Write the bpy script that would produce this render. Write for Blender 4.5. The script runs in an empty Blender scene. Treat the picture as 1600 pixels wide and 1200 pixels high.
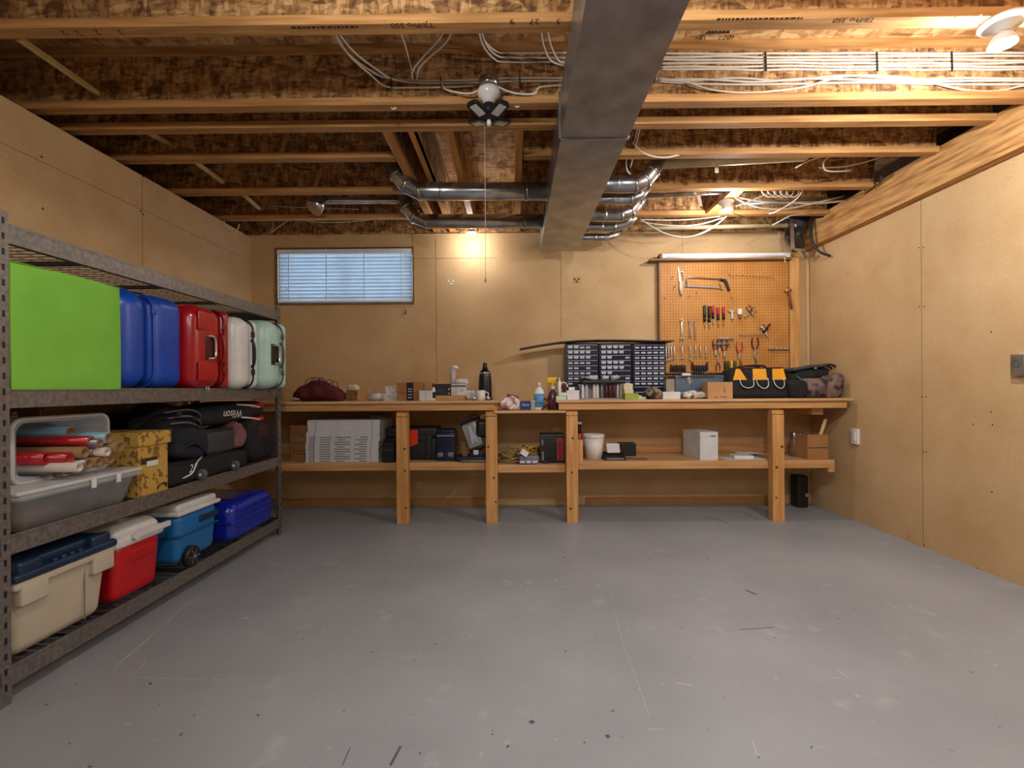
import bpy, bmesh, math, random
from mathutils import Vector, Matrix, noise
PI = math.pi
S = bpy.context.scene
COL = S.collection
# ---------------------------------------------------------------- camera, world, exposure
F = 754.0
cd = bpy.data.cameras.new('camera'); cam = bpy.data.objects.new('camera', cd); COL.objects.link(cam)
cd.sensor_width = 36; cd.lens = 36 * F / 1600; cd.shift_y = 6 / 1600; cd.clip_start = 0.05
CAMZ = 1.05
RC = Matrix.Rotation(math.radians(.38), 3, 'Z') @ Matrix.Rotation(PI / 2, 3, 'X') @ Matrix.Rotation(math.radians(-.40), 3, 'Z')
cam.matrix_world = Matrix.Translation((0, 0, CAMZ)) @ RC.to_4x4()
S.camera = cam
W = bpy.data.worlds.new('world'); S.world = W; W.use_nodes = True
W.node_tree.nodes['Background'].inputs[0].default_value = (.72, .84, 1, 1)
W.node_tree.nodes['Background'].inputs[1].default_value = 1.2
S.view_settings.view_transform = 'Standard'; S.view_settings.look = 'None'
S.view_settings.gamma = 1; S.view_settings.use_curve_mapping = False
S.view_settings.exposure = 0.3

def ray(px, py):
    return RC @ Vector(((px - 800) / F, (606 - py) / F, -1))
def P(px, py, D):            # world point seen at photo pixel, on the plane y = D
    d = ray(px, py); return Vector((0, 0, CAMZ)) + d * (D / d.y)
def PX(px, py, X):
    d = ray(px, py); return Vector((0, 0, CAMZ)) + d * (X / d.x)
def PZ(px, py, z):
    d = ray(px, py); return Vector((0, 0, CAMZ)) + d * ((z - CAMZ) / d.z)
def area(name, loc, rot, sx, sy, power, col=(1, 1, 1)):
    l = bpy.data.lights.new(name, 'AREA'); l.shape = 'RECTANGLE'; l.size = sx; l.size_y = sy; l.energy = power; l.color = col
    o = bpy.data.objects.new(name, l); COL.objects.link(o); o.location = loc; o.rotation_euler = rot
    return o
area('fill_light_behind', (0.3, -.9, 2.3), (math.radians(28), 0, 0), 2.2, .8, 20, (1, .97, .93))  # added soft fill behind the camera, not a ceiling fitting of the room

# ---------------------------------------------------------------- helpers
def lin(c):
    if isinstance(c, str):
        c = [int(c[i:i + 2], 16) / 255 for i in (0, 2, 4)]
    return tuple(x / 12.92 if x <= .04045 else ((x + .055) / 1.055) ** 2.4 for x in c) + (1,)
MATS = {}
def mat(name, col='808080', rough=.6, metal=0, col2=None, scale=8, stretch=(1, 1, 1), bump=0, bscale=60, detail=4, spec=.5, alpha=1, emit=None, estr=0, lo=.35, hi=.65, coat=0, sheen=0):
    if name in MATS: return MATS[name]
    m = bpy.data.materials.new(name); m.use_nodes = True; MATS[name] = m
    nt = m.node_tree; N = nt.nodes; L = nt.links; b = N['Principled BSDF']
    b.inputs['Base Color'].default_value = lin(col); b.inputs['Roughness'].default_value = rough; b.inputs['Metallic'].default_value = metal
    b.inputs['Specular IOR Level'].default_value = spec; b.inputs['Alpha'].default_value = alpha
    b.inputs['Coat Weight'].default_value = coat; b.inputs['Sheen Weight'].default_value = sheen
    if emit: b.inputs['Emission Color'].default_value = lin(emit); b.inputs['Emission Strength'].default_value = estr
    tc = N.new('ShaderNodeTexCoord'); mp = N.new('ShaderNodeMapping'); mp.inputs['Scale'].default_value = stretch
    L.new(tc.outputs['Object'], mp.inputs[0])
    nz = N.new('ShaderNodeTexNoise'); nz.inputs['Scale'].default_value = scale; nz.inputs['Detail'].default_value = detail
    L.new(mp.outputs[0], nz.inputs['Vector'])
    r = N.new('ShaderNodeValToRGB'); r.color_ramp.elements[0].position = lo; r.color_ramp.elements[1].position = hi
    c1 = lin(col); c2 = lin(col2) if col2 else tuple(min(1, x * .86) for x in c1[:3]) + (1,)
    r.color_ramp.elements[0].color = c2; r.color_ramp.elements[1].color = c1
    L.new(nz.outputs['Fac'], r.inputs[0]); L.new(r.outputs[0], b.inputs['Base Color'])
    if bump:
        n2 = N.new('ShaderNodeTexNoise'); n2.inputs['Scale'].default_value = bscale; L.new(mp.outputs[0], n2.inputs['Vector'])
        bp = N.new('ShaderNodeBump'); bp.inputs['Strength'].default_value = bump; bp.inputs['Distance'].default_value = .01
        L.new(n2.outputs['Fac'], bp.inputs['Height']); L.new(bp.outputs[0], b.inputs['Normal'])
    m['ramp'] = r.name
    return m

class MB:
    def __init__(s): s.v = []; s.f = []; s.sm = []
    def add(s, vs, fs, smooth=False):
        n = len(s.v); s.v += [tuple(v) for v in vs]; s.f += [tuple(i + n for i in f) for f in fs]; s.sm += [smooth] * len(fs); return s
    def box(s, x0, x1, y0, y1, z0, z1, M=None):
        vs = [Vector((x, y, z)) for z in (z0, z1) for y in (y0, y1) for x in (x0, x1)]
        if M: vs = [M @ v for v in vs]
        return s.add(vs, [(0, 2, 3, 1), (4, 5, 7, 6), (0, 1, 5, 4), (1, 3, 7, 5), (3, 2, 6, 7), (2, 0, 4, 6)])
    def cb(s, c, d, M=None):          # centred box
        return s.box(c[0] - d[0] / 2, c[0] + d[0] / 2, c[1] - d[1] / 2, c[1] + d[1] / 2, c[2] - d[2] / 2, c[2] + d[2] / 2, M)
    def bar(s, a, b, w, h, up=(0, 0, 1)):   # rectangular bar from a to b
        a = Vector(a); b = Vector(b); d = (b - a); l = d.length; d.normalize(); up = Vector(up)
        if abs(d.dot(up)) > .99: up = Vector((0, 1, 0))
        x = d.cross(up).normalized(); z = x.cross(d)
        M = Matrix((x, d, z)).transposed().to_4x4(); M.translation = a
        return s.box(-w / 2, w / 2, 0, l, -h / 2, h / 2, M)
    def tube(s, pts, r, seg=8, caps=True, closed=False):
        pts = [Vector(p) for p in pts]; n = len(pts); rr = r if isinstance(r, (list, tuple)) else [r] * n
        vs = []; t0 = (pts[1] - pts[0]).normalized(); u = t0.orthogonal().normalized()
        for i, p in enumerate(pts):
            if closed: t = (pts[(i + 1) % n] - pts[i - 1]).normalized()
            else: t = (pts[min(i + 1, n - 1)] - pts[max(i - 1, 0)]).normalized()
            u = (u - t * u.dot(t))
            u = u.normalized() if u.length > 1e-6 else t.orthogonal().normalized()
            w = t.cross(u)
            for k in range(seg):
                a = 2 * PI * k / seg; vs.append(p + (u * math.cos(a) + w * math.sin(a)) * rr[i])
        fs = []
        for i in range(n if closed else n - 1):
            j = (i + 1) % n
            for k in range(seg):
                k2 = (k + 1) % seg; fs.append((i * seg + k, i * seg + k2, j * seg + k2, j * seg + k))
        s.add(vs, fs, True)
        if caps and not closed:
            m = len(s.v) - len(vs)
            s.f += [tuple(m + k for k in reversed(range(seg))), tuple(m + (n - 1) * seg + k for k in range(seg))]; s.sm += [False, False]
        return s
    def lathe(s, prof, c=(0, 0, 0), seg=20, M=None, sx=1, sy=1):
        vs = []
        for r, z in prof:
            for k in range(seg):
                a = 2 * PI * k / seg; v = Vector((c[0] + r * sx * math.cos(a), c[1] + r * sy * math.sin(a), c[2] + z)); vs.append(M @ v if M else v)
        fs = [(i * seg + k, i * seg + (k + 1) % seg, (i + 1) * seg + (k + 1) % seg, (i + 1) * seg + k) for i in range(len(prof) - 1) for k in range(seg)]
        s.add(vs, fs, True); m = len(s.v) - len(vs)
        if prof[0][0] > 1e-5: s.f.append(tuple(m + k for k in reversed(range(seg)))); s.sm.append(False)
        if prof[-1][0] > 1e-5: s.f.append(tuple(m + (len(prof) - 1) * seg + k for k in range(seg))); s.sm.append(False)
        return s
    def prism(s, out, a0, a1, axis='y', M=None):   # 2-d outline swept along axis
        def q(u, v, a):
            p = {'y': (u, a, v), 'x': (a, u, v), 'z': (u, v, a)}[axis]; p = Vector(p); return M @ p if M else p
        n = len(out); vs = [q(u, v, a0) for u, v in out] + [q(u, v, a1) for u, v in out]
        return s.add(vs, [tuple(range(n)), tuple(reversed(range(n, 2 * n)))] + [(i, i + n, (i + 1) % n + n, (i + 1) % n) for i in range(n)])
    def rbox(s, c, d, r, k=4, M=None, fn=None, sub=0):   # rounded box; fn deforms a point
        hx, hy, hz = (x / 2 for x in d); r = min(r, hx, hy, hz)
        def axis(h):
            m = sub + 1; inner = [-(h - r) + 2 * (h - r) * i / m for i in range(m + 1)]
            return [-(h - r) - r * math.sin(PI / 4 * (k - i) / k * 1.0) / math.sin(PI / 4) for i in range(k)] + inner + [(h - r) + r * math.sin(PI / 4 * (i + 1) / k) / math.sin(PI / 4) for i in range(k)]
        ax, ay, az = axis(hx), axis(hy), axis(hz)
        idx = {}; vs = []
        def V(p):
            key = tuple(round(x, 6) for x in p)
            if key not in idx:
                q = Vector(p); cl = Vector((max(-(hx - r), min(hx - r, q.x)), max(-(hy - r), min(hy - r, q.y)), max(-(hz - r), min(hz - r, q.z))))
                dd = q - cl
                if dd.length > 1e-9: q = cl + dd.normalized() * r
                if fn: q = fn(q)
                q = q + Vector(c); idx[key] = len(vs); vs.append(M @ q if M else q)
            return idx[key]
        fs = []
        def face(A, B, mk, flip):
            for i in range(len(A) - 1):
                for j in range(len(B) - 1):
                    f = [V(mk(A[i], B[j])), V(mk(A[i + 1], B[j])), V(mk(A[i + 1], B[j + 1])), V(mk(A[i], B[j + 1]))]
                    if len(set(f)) > 2:
                        g = []
                        for t in f:
                            if t not in g: g.append(t)
                        fs.append(tuple(reversed(g)) if flip else tuple(g))
        face(ax, ay, lambda a, b: (a, b, hz), False); face(ax, ay, lambda a, b: (a, b, -hz), True)
        face(ax, az, lambda a, b: (a, -hy, b), False); face(ax, az, lambda a, b: (a, hy, b), True)
        face(ay, az, lambda a, b: (hx, a, b), False); face(ay, az, lambda a, b: (-hx, a, b), True)
        return s.add(vs, fs, True)
    def build(s, name, m, parent=None, bevel=0, seg=2, loc=None):
        me = bpy.data.meshes.new(name); me.from_pydata(s.v, [], s.f); me.polygons.foreach_set('use_smooth', s.sm); me.update()
        me.materials.append(m); o = bpy.data.objects.new(name, me); COL.objects.link(o)
        if parent: o.parent = parent
        if loc: o.location = loc
        if bevel:
            b = o.modifiers.new('bevel', 'BEVEL'); b.width = bevel; b.segments = seg; b.limit_method = 'ANGLE'; b.angle_limit = math.radians(40)
            if all(not x for x in s.sm): me.polygons.foreach_set('use_smooth', [False] * len(me.polygons))
        return o
def T(name, label, cat, loc=(0, 0, 0), rz=0, group=None):
    o = bpy.data.objects.new(name, None); COL.objects.link(o); o.empty_display_size = .05
    o.location = loc; o.rotation_euler = (0, 0, rz); return tag(o, label, cat, group)
def tag(o, label=None, cat=None, group=None, kind=None):
    if label: o['label'] = label
    if cat: o['category'] = cat
    if group: o['group'] = group
    if kind: o['kind'] = kind
    return o
def solo(name, label, cat, mb, m, loc=(0, 0, 0), rz=0, group=None, bevel=0, rot=None):
    o = mb.build(name, m, None, bevel); o.location = loc; o.rotation_euler = rot or (0, 0, rz); return tag(o, label, cat, group)
def struct(name, mb, m, parent=None, bevel=0):
    o = mb.build(name, m, parent, bevel)
    if not parent: o['kind'] = 'structure'
    return o
def dup(root, loc=None, rz=None, label=None, group=None):
    r = root.copy(); COL.objects.link(r)
    if loc is not None: r.location = loc
    if rz is not None: r.rotation_euler = (0, 0, rz)
    if label: r['label'] = label
    if group: r['group'] = group
    for ch in list(root.children):
        c = ch.copy(); COL.objects.link(c); c.parent = r
        for g in list(ch.children):
            q = g.copy(); COL.objects.link(q); q.parent = c
    return r
def text(s, size, m, parent, loc, rot, name='printed_lettering', shear=0, space=1, bold=0):
    cu = bpy.data.curves.new(name, 'FONT'); cu.body = s; cu.size = size; cu.align_x = 'CENTER'; cu.align_y = 'CENTER'; cu.shear = shear; cu.space_character = space; cu.offset = bold
    cu.materials.append(m); o = bpy.data.objects.new(name, cu)
    COL.objects.link(o); dg = bpy.context.evaluated_depsgraph_get()
    me = bpy.data.meshes.new_from_object(o.evaluated_get(dg)); bpy.data.objects.remove(o)
    o = bpy.data.objects.new(name, me); COL.objects.link(o); o.parent = parent; o.location = loc; o.rotation_euler = rot
    return o
def arc(c, r, a0, a1, n, u=(1, 0, 0), v=(0, 0, 1)):
    c = Vector(c); u = Vector(u); v = Vector(v)
    return [c + u * (r * math.cos(a0 + (a1 - a0) * i / n)) + v * (r * math.sin(a0 + (a1 - a0) * i / n)) for i in range(n + 1)]
def smooth(pts, n=6):        # Catmull-Rom through points
    p = [Vector(x) for x in pts]; p = [p[0] * 2 - p[1]] + p + [p[-1] * 2 - p[-2]]; out = []
    for i in range(1, len(p) - 2):
        for k in range(n):
            t = k / n; a, b, c, d = p[i - 1], p[i], p[i + 1], p[i + 2]
            out.append(.5 * ((2 * b) + (c - a) * t + (2 * a - 5 * b + 4 * c - d) * t * t + (3 * b - a - 3 * c + d) * t ** 3))
    return out + [p[-2]]
FRONT = (PI / 2, 0, 0)       # text facing -y
def crumple(amp, sc, seed=0, floor=None):
    def f(p):
        q = p + Vector((noise.noise(p * sc + Vector((seed, 0, 0))), noise.noise(p * sc + Vector((0, seed + 9, 0))), noise.noise(p * sc + Vector((0, 5, seed + 3))))) * amp
        if floor is not None and q.z < floor: q.z = floor
        return q
    return f

# ---------------------------------------------------------------- materials
def osb(name, a, b, c, sc=1.0):
    m = mat(name, a, .8); nt = m.node_tree; N = nt.nodes; L = nt.links; bs = N['Principled BSDF']
    tc = N.new('ShaderNodeTexCoord'); outs = []
    for i, (rz, st) in enumerate((((.4, .3, .5), (9, 34, 9)), ((-.5, .8, -.6), (34, 9, 9)), ((.9, -.4, 1.2), (12, 12, 36)))):
        mp = N.new('ShaderNodeMapping'); mp.inputs['Rotation'].default_value = rz; mp.inputs['Scale'].default_value = tuple(x * sc for x in st); L.new(tc.outputs['Object'], mp.inputs[0])
        v = N.new('ShaderNodeTexVoronoi'); v.inputs['Scale'].default_value = 1; L.new(mp.outputs[0], v.inputs['Vector'])
        s = N.new('ShaderNodeSeparateColor'); L.new(v.outputs['Color'], s.inputs[0]); outs.append(s.outputs[0])
    nz = N.new('ShaderNodeTexNoise'); nz.inputs['Scale'].default_value = 14 * sc; nz.inputs['Detail'].default_value = 3; L.new(tc.outputs['Object'], nz.inputs['Vector'])
    m1 = N.new('ShaderNodeMix'); m1.data_type = 'FLOAT'; L.new(nz.outputs['Fac'], m1.inputs['Factor']); L.new(outs[0], m1.inputs['A']); L.new(outs[1], m1.inputs['B'])
    m2 = N.new('ShaderNodeMix'); m2.data_type = 'FLOAT'; m2.inputs['Factor'].default_value = .35; L.new(m1.outputs[0], m2.inputs['A']); L.new(outs[2], m2.inputs['B'])
    r = N.new('ShaderNodeValToRGB'); e = r.color_ramp.elements; e[0].position = .2; e[0].color = lin(c); e[1].position = .8; e[1].color = lin(b); x = e.new(.5); x.color = lin(a)
    L.new(m2.outputs[0], r.inputs[0]); L.new(r.outputs[0], bs.inputs['Base Color'])
    return m
M_osb = osb('osb_board', '9c7142', 'c99f69', '5f3f22', 1.9)
M_osb2 = osb('osb_board_pale', 'b98a55', 'dcb683', '8a6033', 1.1)
M_flange = mat('flange_wood', 'c6955a', .7, col2='9a6a36', scale=4, stretch=(.6, 9, 9), detail=6, bump=.15, bscale=30)
M_flangeY = mat('flange_wood_lengthwise', 'cf9a55', .7, col2='a9702f', scale=4, stretch=(9, .6, 9), detail=6)
M_lvl = mat('laminated_beam_wood', 'c9985c', .7, col2='835626', scale=5, stretch=(14, .8, 9), detail=8, lo=.3, hi=.6)
M_pine = mat('pine_lengthwise', 'd3a36b', .6, col2='b98550', scale=3, stretch=(.8, 12, 12), detail=6)
M_pineZ = mat('pine_upright', 'd9a668', .6, col2='bd8649', scale=3, stretch=(12, 12, .8), detail=6)
M_ply = mat('bench_plywood', 'd8b083', .55, col2='be935f', scale=3, stretch=(.7, 8, 6), detail=5)
M_wall = mat('tan_fibreboard', 'd2b184', .75, col2='c4a070', scale=3.2, detail=9, bump=.08, bscale=350, lo=.3, hi=.7)
def speckle(m, amt=.25):
    nt = m.node_tree; N = nt.nodes; L = nt.links; b = N['Principled BSDF']; src = b.inputs['Base Color'].links[0].from_socket
    tc = N.new('ShaderNodeTexCoord'); nz = N.new('ShaderNodeTexNoise'); nz.inputs['Scale'].default_value = 260; nz.inputs['Detail'].default_value = 2; L.new(tc.outputs['Object'], nz.inputs['Vector'])
    mr = N.new('ShaderNodeMapRange'); mr.inputs['From Min'].default_value = .3; mr.inputs['From Max'].default_value = .7; mr.inputs['To Min'].default_value = 1 - amt; mr.inputs['To Max'].default_value = 1 + amt * .5
    L.new(nz.outputs['Fac'], mr.inputs[0]); mx = N.new('ShaderNodeVectorMath'); mx.operation = 'SCALE'; L.new(src, mx.inputs[0]); L.new(mr.outputs[0], mx.inputs['Scale']); L.new(mx.outputs[0], b.inputs['Base Color'])
speckle(M_wall)
M_floor = mat('painted_concrete', '9ca1a8', .42, col2='8b9097', scale=1.6, detail=10, bump=.05, bscale=40, lo=.3, hi=.7, spec=.35)
def floor_marks():
    nt = M_floor.node_tree; N = nt.nodes; L = nt.links; b = N['Principled BSDF']; src = b.inputs['Base Color'].links[0].from_socket
    tc = N.new('ShaderNodeTexCoord')
    def layer(src, scale, stretch, rot, lo, hi, col, det=6):
        mp = N.new('ShaderNodeMapping'); mp.inputs['Scale'].default_value = stretch; mp.inputs['Rotation'].default_value = (0, 0, rot); L.new(tc.outputs['Object'], mp.inputs[0])
        nz = N.new('ShaderNodeTexNoise'); nz.inputs['Scale'].default_value = scale; nz.inputs['Detail'].default_value = det; L.new(mp.outputs[0], nz.inputs['Vector'])
        mr = N.new('ShaderNodeMapRange'); mr.inputs['From Min'].default_value = lo; mr.inputs['From Max'].default_value = hi; L.new(nz.outputs['Fac'], mr.inputs[0])
        mx = N.new('ShaderNodeMix'); mx.data_type = 'RGBA'; L.new(mr.outputs[0], mx.inputs['Factor']); L.new(src, mx.inputs['A']); mx.inputs['B'].default_value = lin(col); return mx.outputs['Result']
    s = layer(src, 6, (1, 1, 1), 0, .62, .85, 'b3b6b9')
    s = layer(s, 22, (1, 1, 1), 0, .70, .76, 'a9abad', 3)
    s = layer(s, 9, (1, 9, 1), .7, .735, .76, 'b4b6b8', 2)
    s = layer(s, 34, (1, 1, 1), 0, .73, .77, '3c3e42', 2)
    for px, py, rad, sc in ((478, 990, .17, 55), (790, 1158, .1, 40), (620, 1180, .09, 30), (945, 1150, .06, 30), (765, 1150, .08, 45), (1170, 1000, .05, 20)):
        c = PZ(px, py, 0); ds = N.new('ShaderNodeVectorMath'); ds.operation = 'DISTANCE'; L.new(tc.outputs['Object'], ds.inputs[0]); ds.inputs[1].default_value = (c.x, c.y, 0)
        m1 = N.new('ShaderNodeMapRange'); m1.inputs['From Min'].default_value = 0; m1.inputs['From Max'].default_value = rad; m1.inputs['To Min'].default_value = .62; m1.inputs['To Max'].default_value = .8; L.new(ds.outputs['Value'], m1.inputs[0])
        nz = N.new('ShaderNodeTexNoise'); nz.inputs['Scale'].default_value = sc; nz.inputs['Detail'].default_value = 3; L.new(tc.outputs['Object'], nz.inputs['Vector'])
        gt = N.new('ShaderNodeMath'); gt.operation = 'GREATER_THAN'; L.new(nz.outputs['Fac'], gt.inputs[0]); L.new(m1.outputs[0], gt.inputs[1])
        mx = N.new('ShaderNodeMix'); mx.data_type = 'RGBA'; L.new(gt.outputs[0], mx.inputs['Factor']); L.new(s, mx.inputs['A']); mx.inputs['B'].default_value = lin('34363a'); s = mx.outputs['Result']
    L.new(s, b.inputs['Base Color'])
floor_marks()
M_galv = mat('galvanised_metal', 'b9bcc0', .34, .92, col2='8f9296', scale=7, detail=6, lo=.3, hi=.7)
M_galv2 = mat('galvanised_pipe', 'c6c9cc', .25, .95, col2='9a9da1', scale=9, detail=4)
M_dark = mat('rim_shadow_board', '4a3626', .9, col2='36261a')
M_cable = mat('cable_white', 'dcd3c3', .5)
M_cableY = mat('cable_cream', 'd8c089', .5)
M_blackc = mat('cable_black', '1a1a1c', .5)
M_ink = mat('print_ink', '2b1c10', .8, col2='3a2817')
M_ink2 = mat('print_ink_black', '15161a', .7)
M_white = mat('white_plastic', 'e9e8e4', .4)
M_whiteink = mat('white_print', 'e4e4e4', .6)
M_card = mat('cardboard', 'a77a4b', .8, col2='9a6d40')
M_card2 = mat('cardboard_pale', 'c59a6b', .8, col2='b88b5b')
M_wcard = mat('white_card', 'dcdde2', .65)
M_black = mat('black_plastic', '17181b', .45)
M_blackf = mat('black_fabric', '17181d', .85, col2='101115', bump=.3, bscale=200, )
M_navyf = mat('navy_fabric', '1c2233', .85, col2='141826', bump=.3, bscale=200)
M_steel = mat('tool_steel', 'c3bfb8', .3, .9)
M_chrome = mat('chrome', 'd8d8d8', .18, 1)
M_brass = mat('brass', 'c69a53', .3, .9)
M_lens = mat('lamp_lens', 'fff2cf', .5, emit='fff0d0', estr=14)
M_glassy = mat('frosted_clear_plastic', 'dfe6ee', .25, alpha=.38)
M_clear = mat('clear_plastic', 'dfe6ee', .12, alpha=.28)
# ---------------------------------------------------------------- setting
XL, XR, YB, YN, ZJ = -2.37, 2.63, 4.33, -2.2, 2.45
fl = struct('floor', MB().box(XL - .3, XR + .3, YN, YB + .1, -.1, 0), M_floor)
ZS = ZJ + .302
struct('ceiling', MB().box(XL - .3, XR + .3, YN, YB + .2, ZS, ZS + .02), M_osb2)
# back wall with the window opening
wx0, wx1 = P(432, 430, YB).x, P(645, 430, YB).x; wz0, wz1 = P(540, 474, YB).z, P(540, 388.5, YB).z
b = MB().box(XL - .3, wx0, YB, YB + .12, 0, 2.44).box(wx1, XR + .3, YB, YB + .12, 0, 2.44).box(wx0, wx1, YB, YB + .12, 0, wz0).box(wx0, wx1, YB, YB + .12, wz1, 2.44)
wb = struct('wall_back', b, M_wall)
struct('wall_left', MB().box(XL - .1, XL, YN, YB, 0, 2.42), M_wall)
struct('wall_right', MB().box(XR, XR + .1, YN, YB, 0, 2.42), M_wall)
struct('wall_near', MB().box(XL - .3, XR + .3, YN - .1, YN, 0, ZS), M_wall)
# rim boards over the walls
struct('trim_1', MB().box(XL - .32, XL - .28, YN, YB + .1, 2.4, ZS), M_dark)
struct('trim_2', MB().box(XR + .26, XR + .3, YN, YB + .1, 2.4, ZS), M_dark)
struct('trim_3', MB().box(XL - .3, XR + .3, YB + .02, YB + .06, 2.44, ZS), M_osb)
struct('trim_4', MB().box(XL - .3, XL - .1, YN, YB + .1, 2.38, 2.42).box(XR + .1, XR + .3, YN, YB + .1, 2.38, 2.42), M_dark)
M_seam = mat('board_seam', 'a07c4c', .8); M_nail = mat('nail_rust', '5f4326', .7); M_base = mat('base_strip_board', 'a87a44', .8)
sm = MB()
for px, y0, y1 in ((681, 372, 600), (645, 362, 385), (876, 395, 528), (1066, 362, 396)):
    a = P(px, y0, YB); c = P(px, y1, YB); sm.box(a.x - .0015, a.x + .0015, YB - .002, YB + .001, c.z, a.z)
a = P(648, 404, YB); c = P(776, 404, YB); sm.box(a.x, c.x, YB - .002, YB + .001, a.z - .0015, a.z + .0015)
seam = struct('trim_5', sm, M_seam)
sm = MB()
for px, py, in ((1441, 600), (1625, 600)):
    a = PX(px, py, XR); sm.box(XR - .002, XR + .001, a.y - .0015, a.y + .0015, 0, 2.3)
struct('trim_6', sm, M_seam)
sm = MB()
for z in (2.2,): sm.box(XL - .001, XL + .002, -1, 4.3, z, z + .003)
a = PX(222, 320, XL); sm.box(XL - .001, XL + .002, a.y - .0015, a.y + .0015, 1.6, 2.4)
struct('trim_7', sm, M_seam)
zb = P(550, 779, YB).z
struct('baseboard_back', MB().box(XL, P(757, 790, YB).x, YB - .012, YB, 0, zb).box(P(915, 790, YB).x, P(1215, 790, YB).x, YB - .012, YB, 0, zb), M_base)
# nail heads on the walls, worn marks
sm = MB(); random.seed(3)
for px in (448, 645, 681, 876, 1066):
    for k in range(5):
        p = P(px + random.uniform(-3, 3), 405 + k * 47, YB); sm.lathe([(.004, 0), (.004, .003)], (0, 0, 0), 8, Matrix.Translation((p.x, YB - .002, p.z)) @ Matrix.Rotation(-PI / 2, 4, 'X'))
struct('trim_8', sm, M_nail)
sm = MB()
for px, py in ((1436, 387), (1443, 387), (1437, 479), (1444, 479), (1441, 620), (1447, 620), (1443, 706), (1448, 706), (1549, 519), (1549, 644), (1551, 664), (1550, 769), (1521, 663), (1325, 426), (1444, 852), (1527, 888), (1373, 828), (1420, 838)):
    p = PX(px, py, XR); sm.lathe([(.0045, 0), (.0045, .003)], (0, 0, 0), 8, Matrix.Translation((XR + .001, p.y, p.z)) @ Matrix.Rotation(-PI / 2, 4, 'Y'))
struct('trim_9', sm, M_nail)
sm = MB()
for px, py in ((65, 245), (67, 326), (155, 152), (223, 276), (220, 330), (224, 335), (122, 170), (320, 369)):
    p = PX(px, py, XL); sm.lathe([(.006, 0), (.006, .003)], (0, 0, 0), 8, Matrix.Translation((XL - .001, p.y, p.z)) @ Matrix.Rotation(PI / 2, 4, 'Y'))
struct('trim_10', sm, M_nail)
# laminated beam over the right wall, timber post of the corner
beam = struct('trim_11', MB().box(2.565, XR + .1, YN, YB, 1.20 + CAMZ, 1.435 + CAMZ), M_lvl)
tag(beam, 'laminated wooden beam along the top of the wall with the switch box', 'beam')
# stamped grade marks on the boards
for px, py, m, s in ((705, 441, M_whiteink, .022), (901, 438, M_ink, .018), (655, 757, M_whiteink, .02)):
    p = P(px, py, YB); st = MB()
    for i in range(3):
        for j in range(2):
            if (i + j) % 2: st.box(p.x + (i - 1.5) * s, p.x + (i - .6) * s, YB - .0025, YB, p.z + (j - 1) * s * .9, p.z + (j - .2) * s * .9)
    st.box(p.x - .035, p.x + .035, YB - .002, YB, p.z + .018, p.z + .021).box(p.x - .035, p.x + .035, YB - .002, YB, p.z - .024, p.z - .021)
    solo('grade_stamp', {705: 'pale printed grade stamp on the tan wall below the hanging bulb', 901: 'dark printed grade stamp on the tan wall under the metal duct end', 655: 'pale printed grade stamp on the shaded wall under the low shelf'}[px], 'stamp', st, m)

# ---------------------------------------------------------------- window
M_vinyl = mat('window_vinyl', 'eef1f4', .4); M_blind = mat('blind_slat', 'dfe8f0', .45); M_wood = mat('window_casing_wood', '8a6238', .6, col2='6b4824')
nt = M_blind.node_tree; tr = nt.nodes.new('ShaderNodeBsdfTranslucent'); tr.inputs[0].default_value = lin('dfeaf2'); ms = nt.nodes.new('ShaderNodeMixShader'); ms.inputs[0].default_value = .45
nt.links.new(nt.nodes['Principled BSDF'].outputs[0], ms.inputs[1]); nt.links.new(tr.outputs[0], ms.inputs[2]); nt.links.new(ms.outputs[0], nt.nodes['Material Output'].inputs[0])
w1 = T('window_1', None, None, ((wx0 + wx1) / 2, YB, wz0)); w1['kind'] = 'structure'
hw = (wx1 - wx0) / 2; hh = wz1 - wz0
MB().box(-hw, hw, .07, .11, 0, .03).box(-hw, hw, .07, .11, hh - .03, hh).box(-hw, -hw + .03, .07, .11, 0, hh).box(hw - .03, hw, .07, .11, 0, hh).box(-.015, .015, .075, .105, 0, hh).build('window_frame', M_vinyl, w1)
MB().box(-hw, hw, .088, .092, 0, hh).build('glass_pane', M_clear, w1)
MB().box(-hw - .012, hw + .012, -.012, .02, -.012, 0).box(-hw - .012, hw + .012, -.012, .02, hh, hh + .01).box(-hw - .012, -hw, -.012, .02, 0, hh).box(hw, hw + .012, -.012, .02, 0, hh).build('window_casing', M_wood, w1)
struct('window_2', MB().box(-hw, hw, 0, .1, -.002, 0), M_vinyl, w1).name = 'window_sill'
bl = T('window_blind', 'white horizontal slat blind, lowered over the small high window', 'blind', ((wx0 + wx1) / 2, YB + .012, wz0 + .004))
MB().box(-hw + .005, hw - .005, -.02, .035, hh - .05, hh - .008).build('headrail', M_vinyl, bl, .004)
MB().box(-hw + .01, hw - .01, -.015, .02, .004, .022).build('bottom_rail', M_vinyl, bl, .003)
ns = 13
for i in range(ns):
    z = .036 + (hh - .1) * i / (ns - 1); th = math.radians(-62)
    M = Matrix.Translation((0, .006, z)) @ Matrix.Rotation(th, 4, 'X')
    MB().box(-hw + .01, hw - .01, -.0235, .0235, -.0012, .0012, M).build('slat', M_blind, bl)
for px in (437, 451, 510, 569, 627):
    x = P(px, 430, YB).x - (wx0 + wx1) / 2; MB().box(x - .003, x + .003, -.0165, -.0145, .02, hh - .05).build('ladder_tape', M_whiteink, bl)
tz = P(634, 487, YB).z - wz0; tx = P(634, 487, YB).x - (wx0 + wx1) / 2
lc = MB().tube([(tx, -.022, hh - .05), (tx, -.024, .1), (tx + .003, -.024, tz)], .0015, 5).build('lift_cord', M_whiteink, bl)
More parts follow.
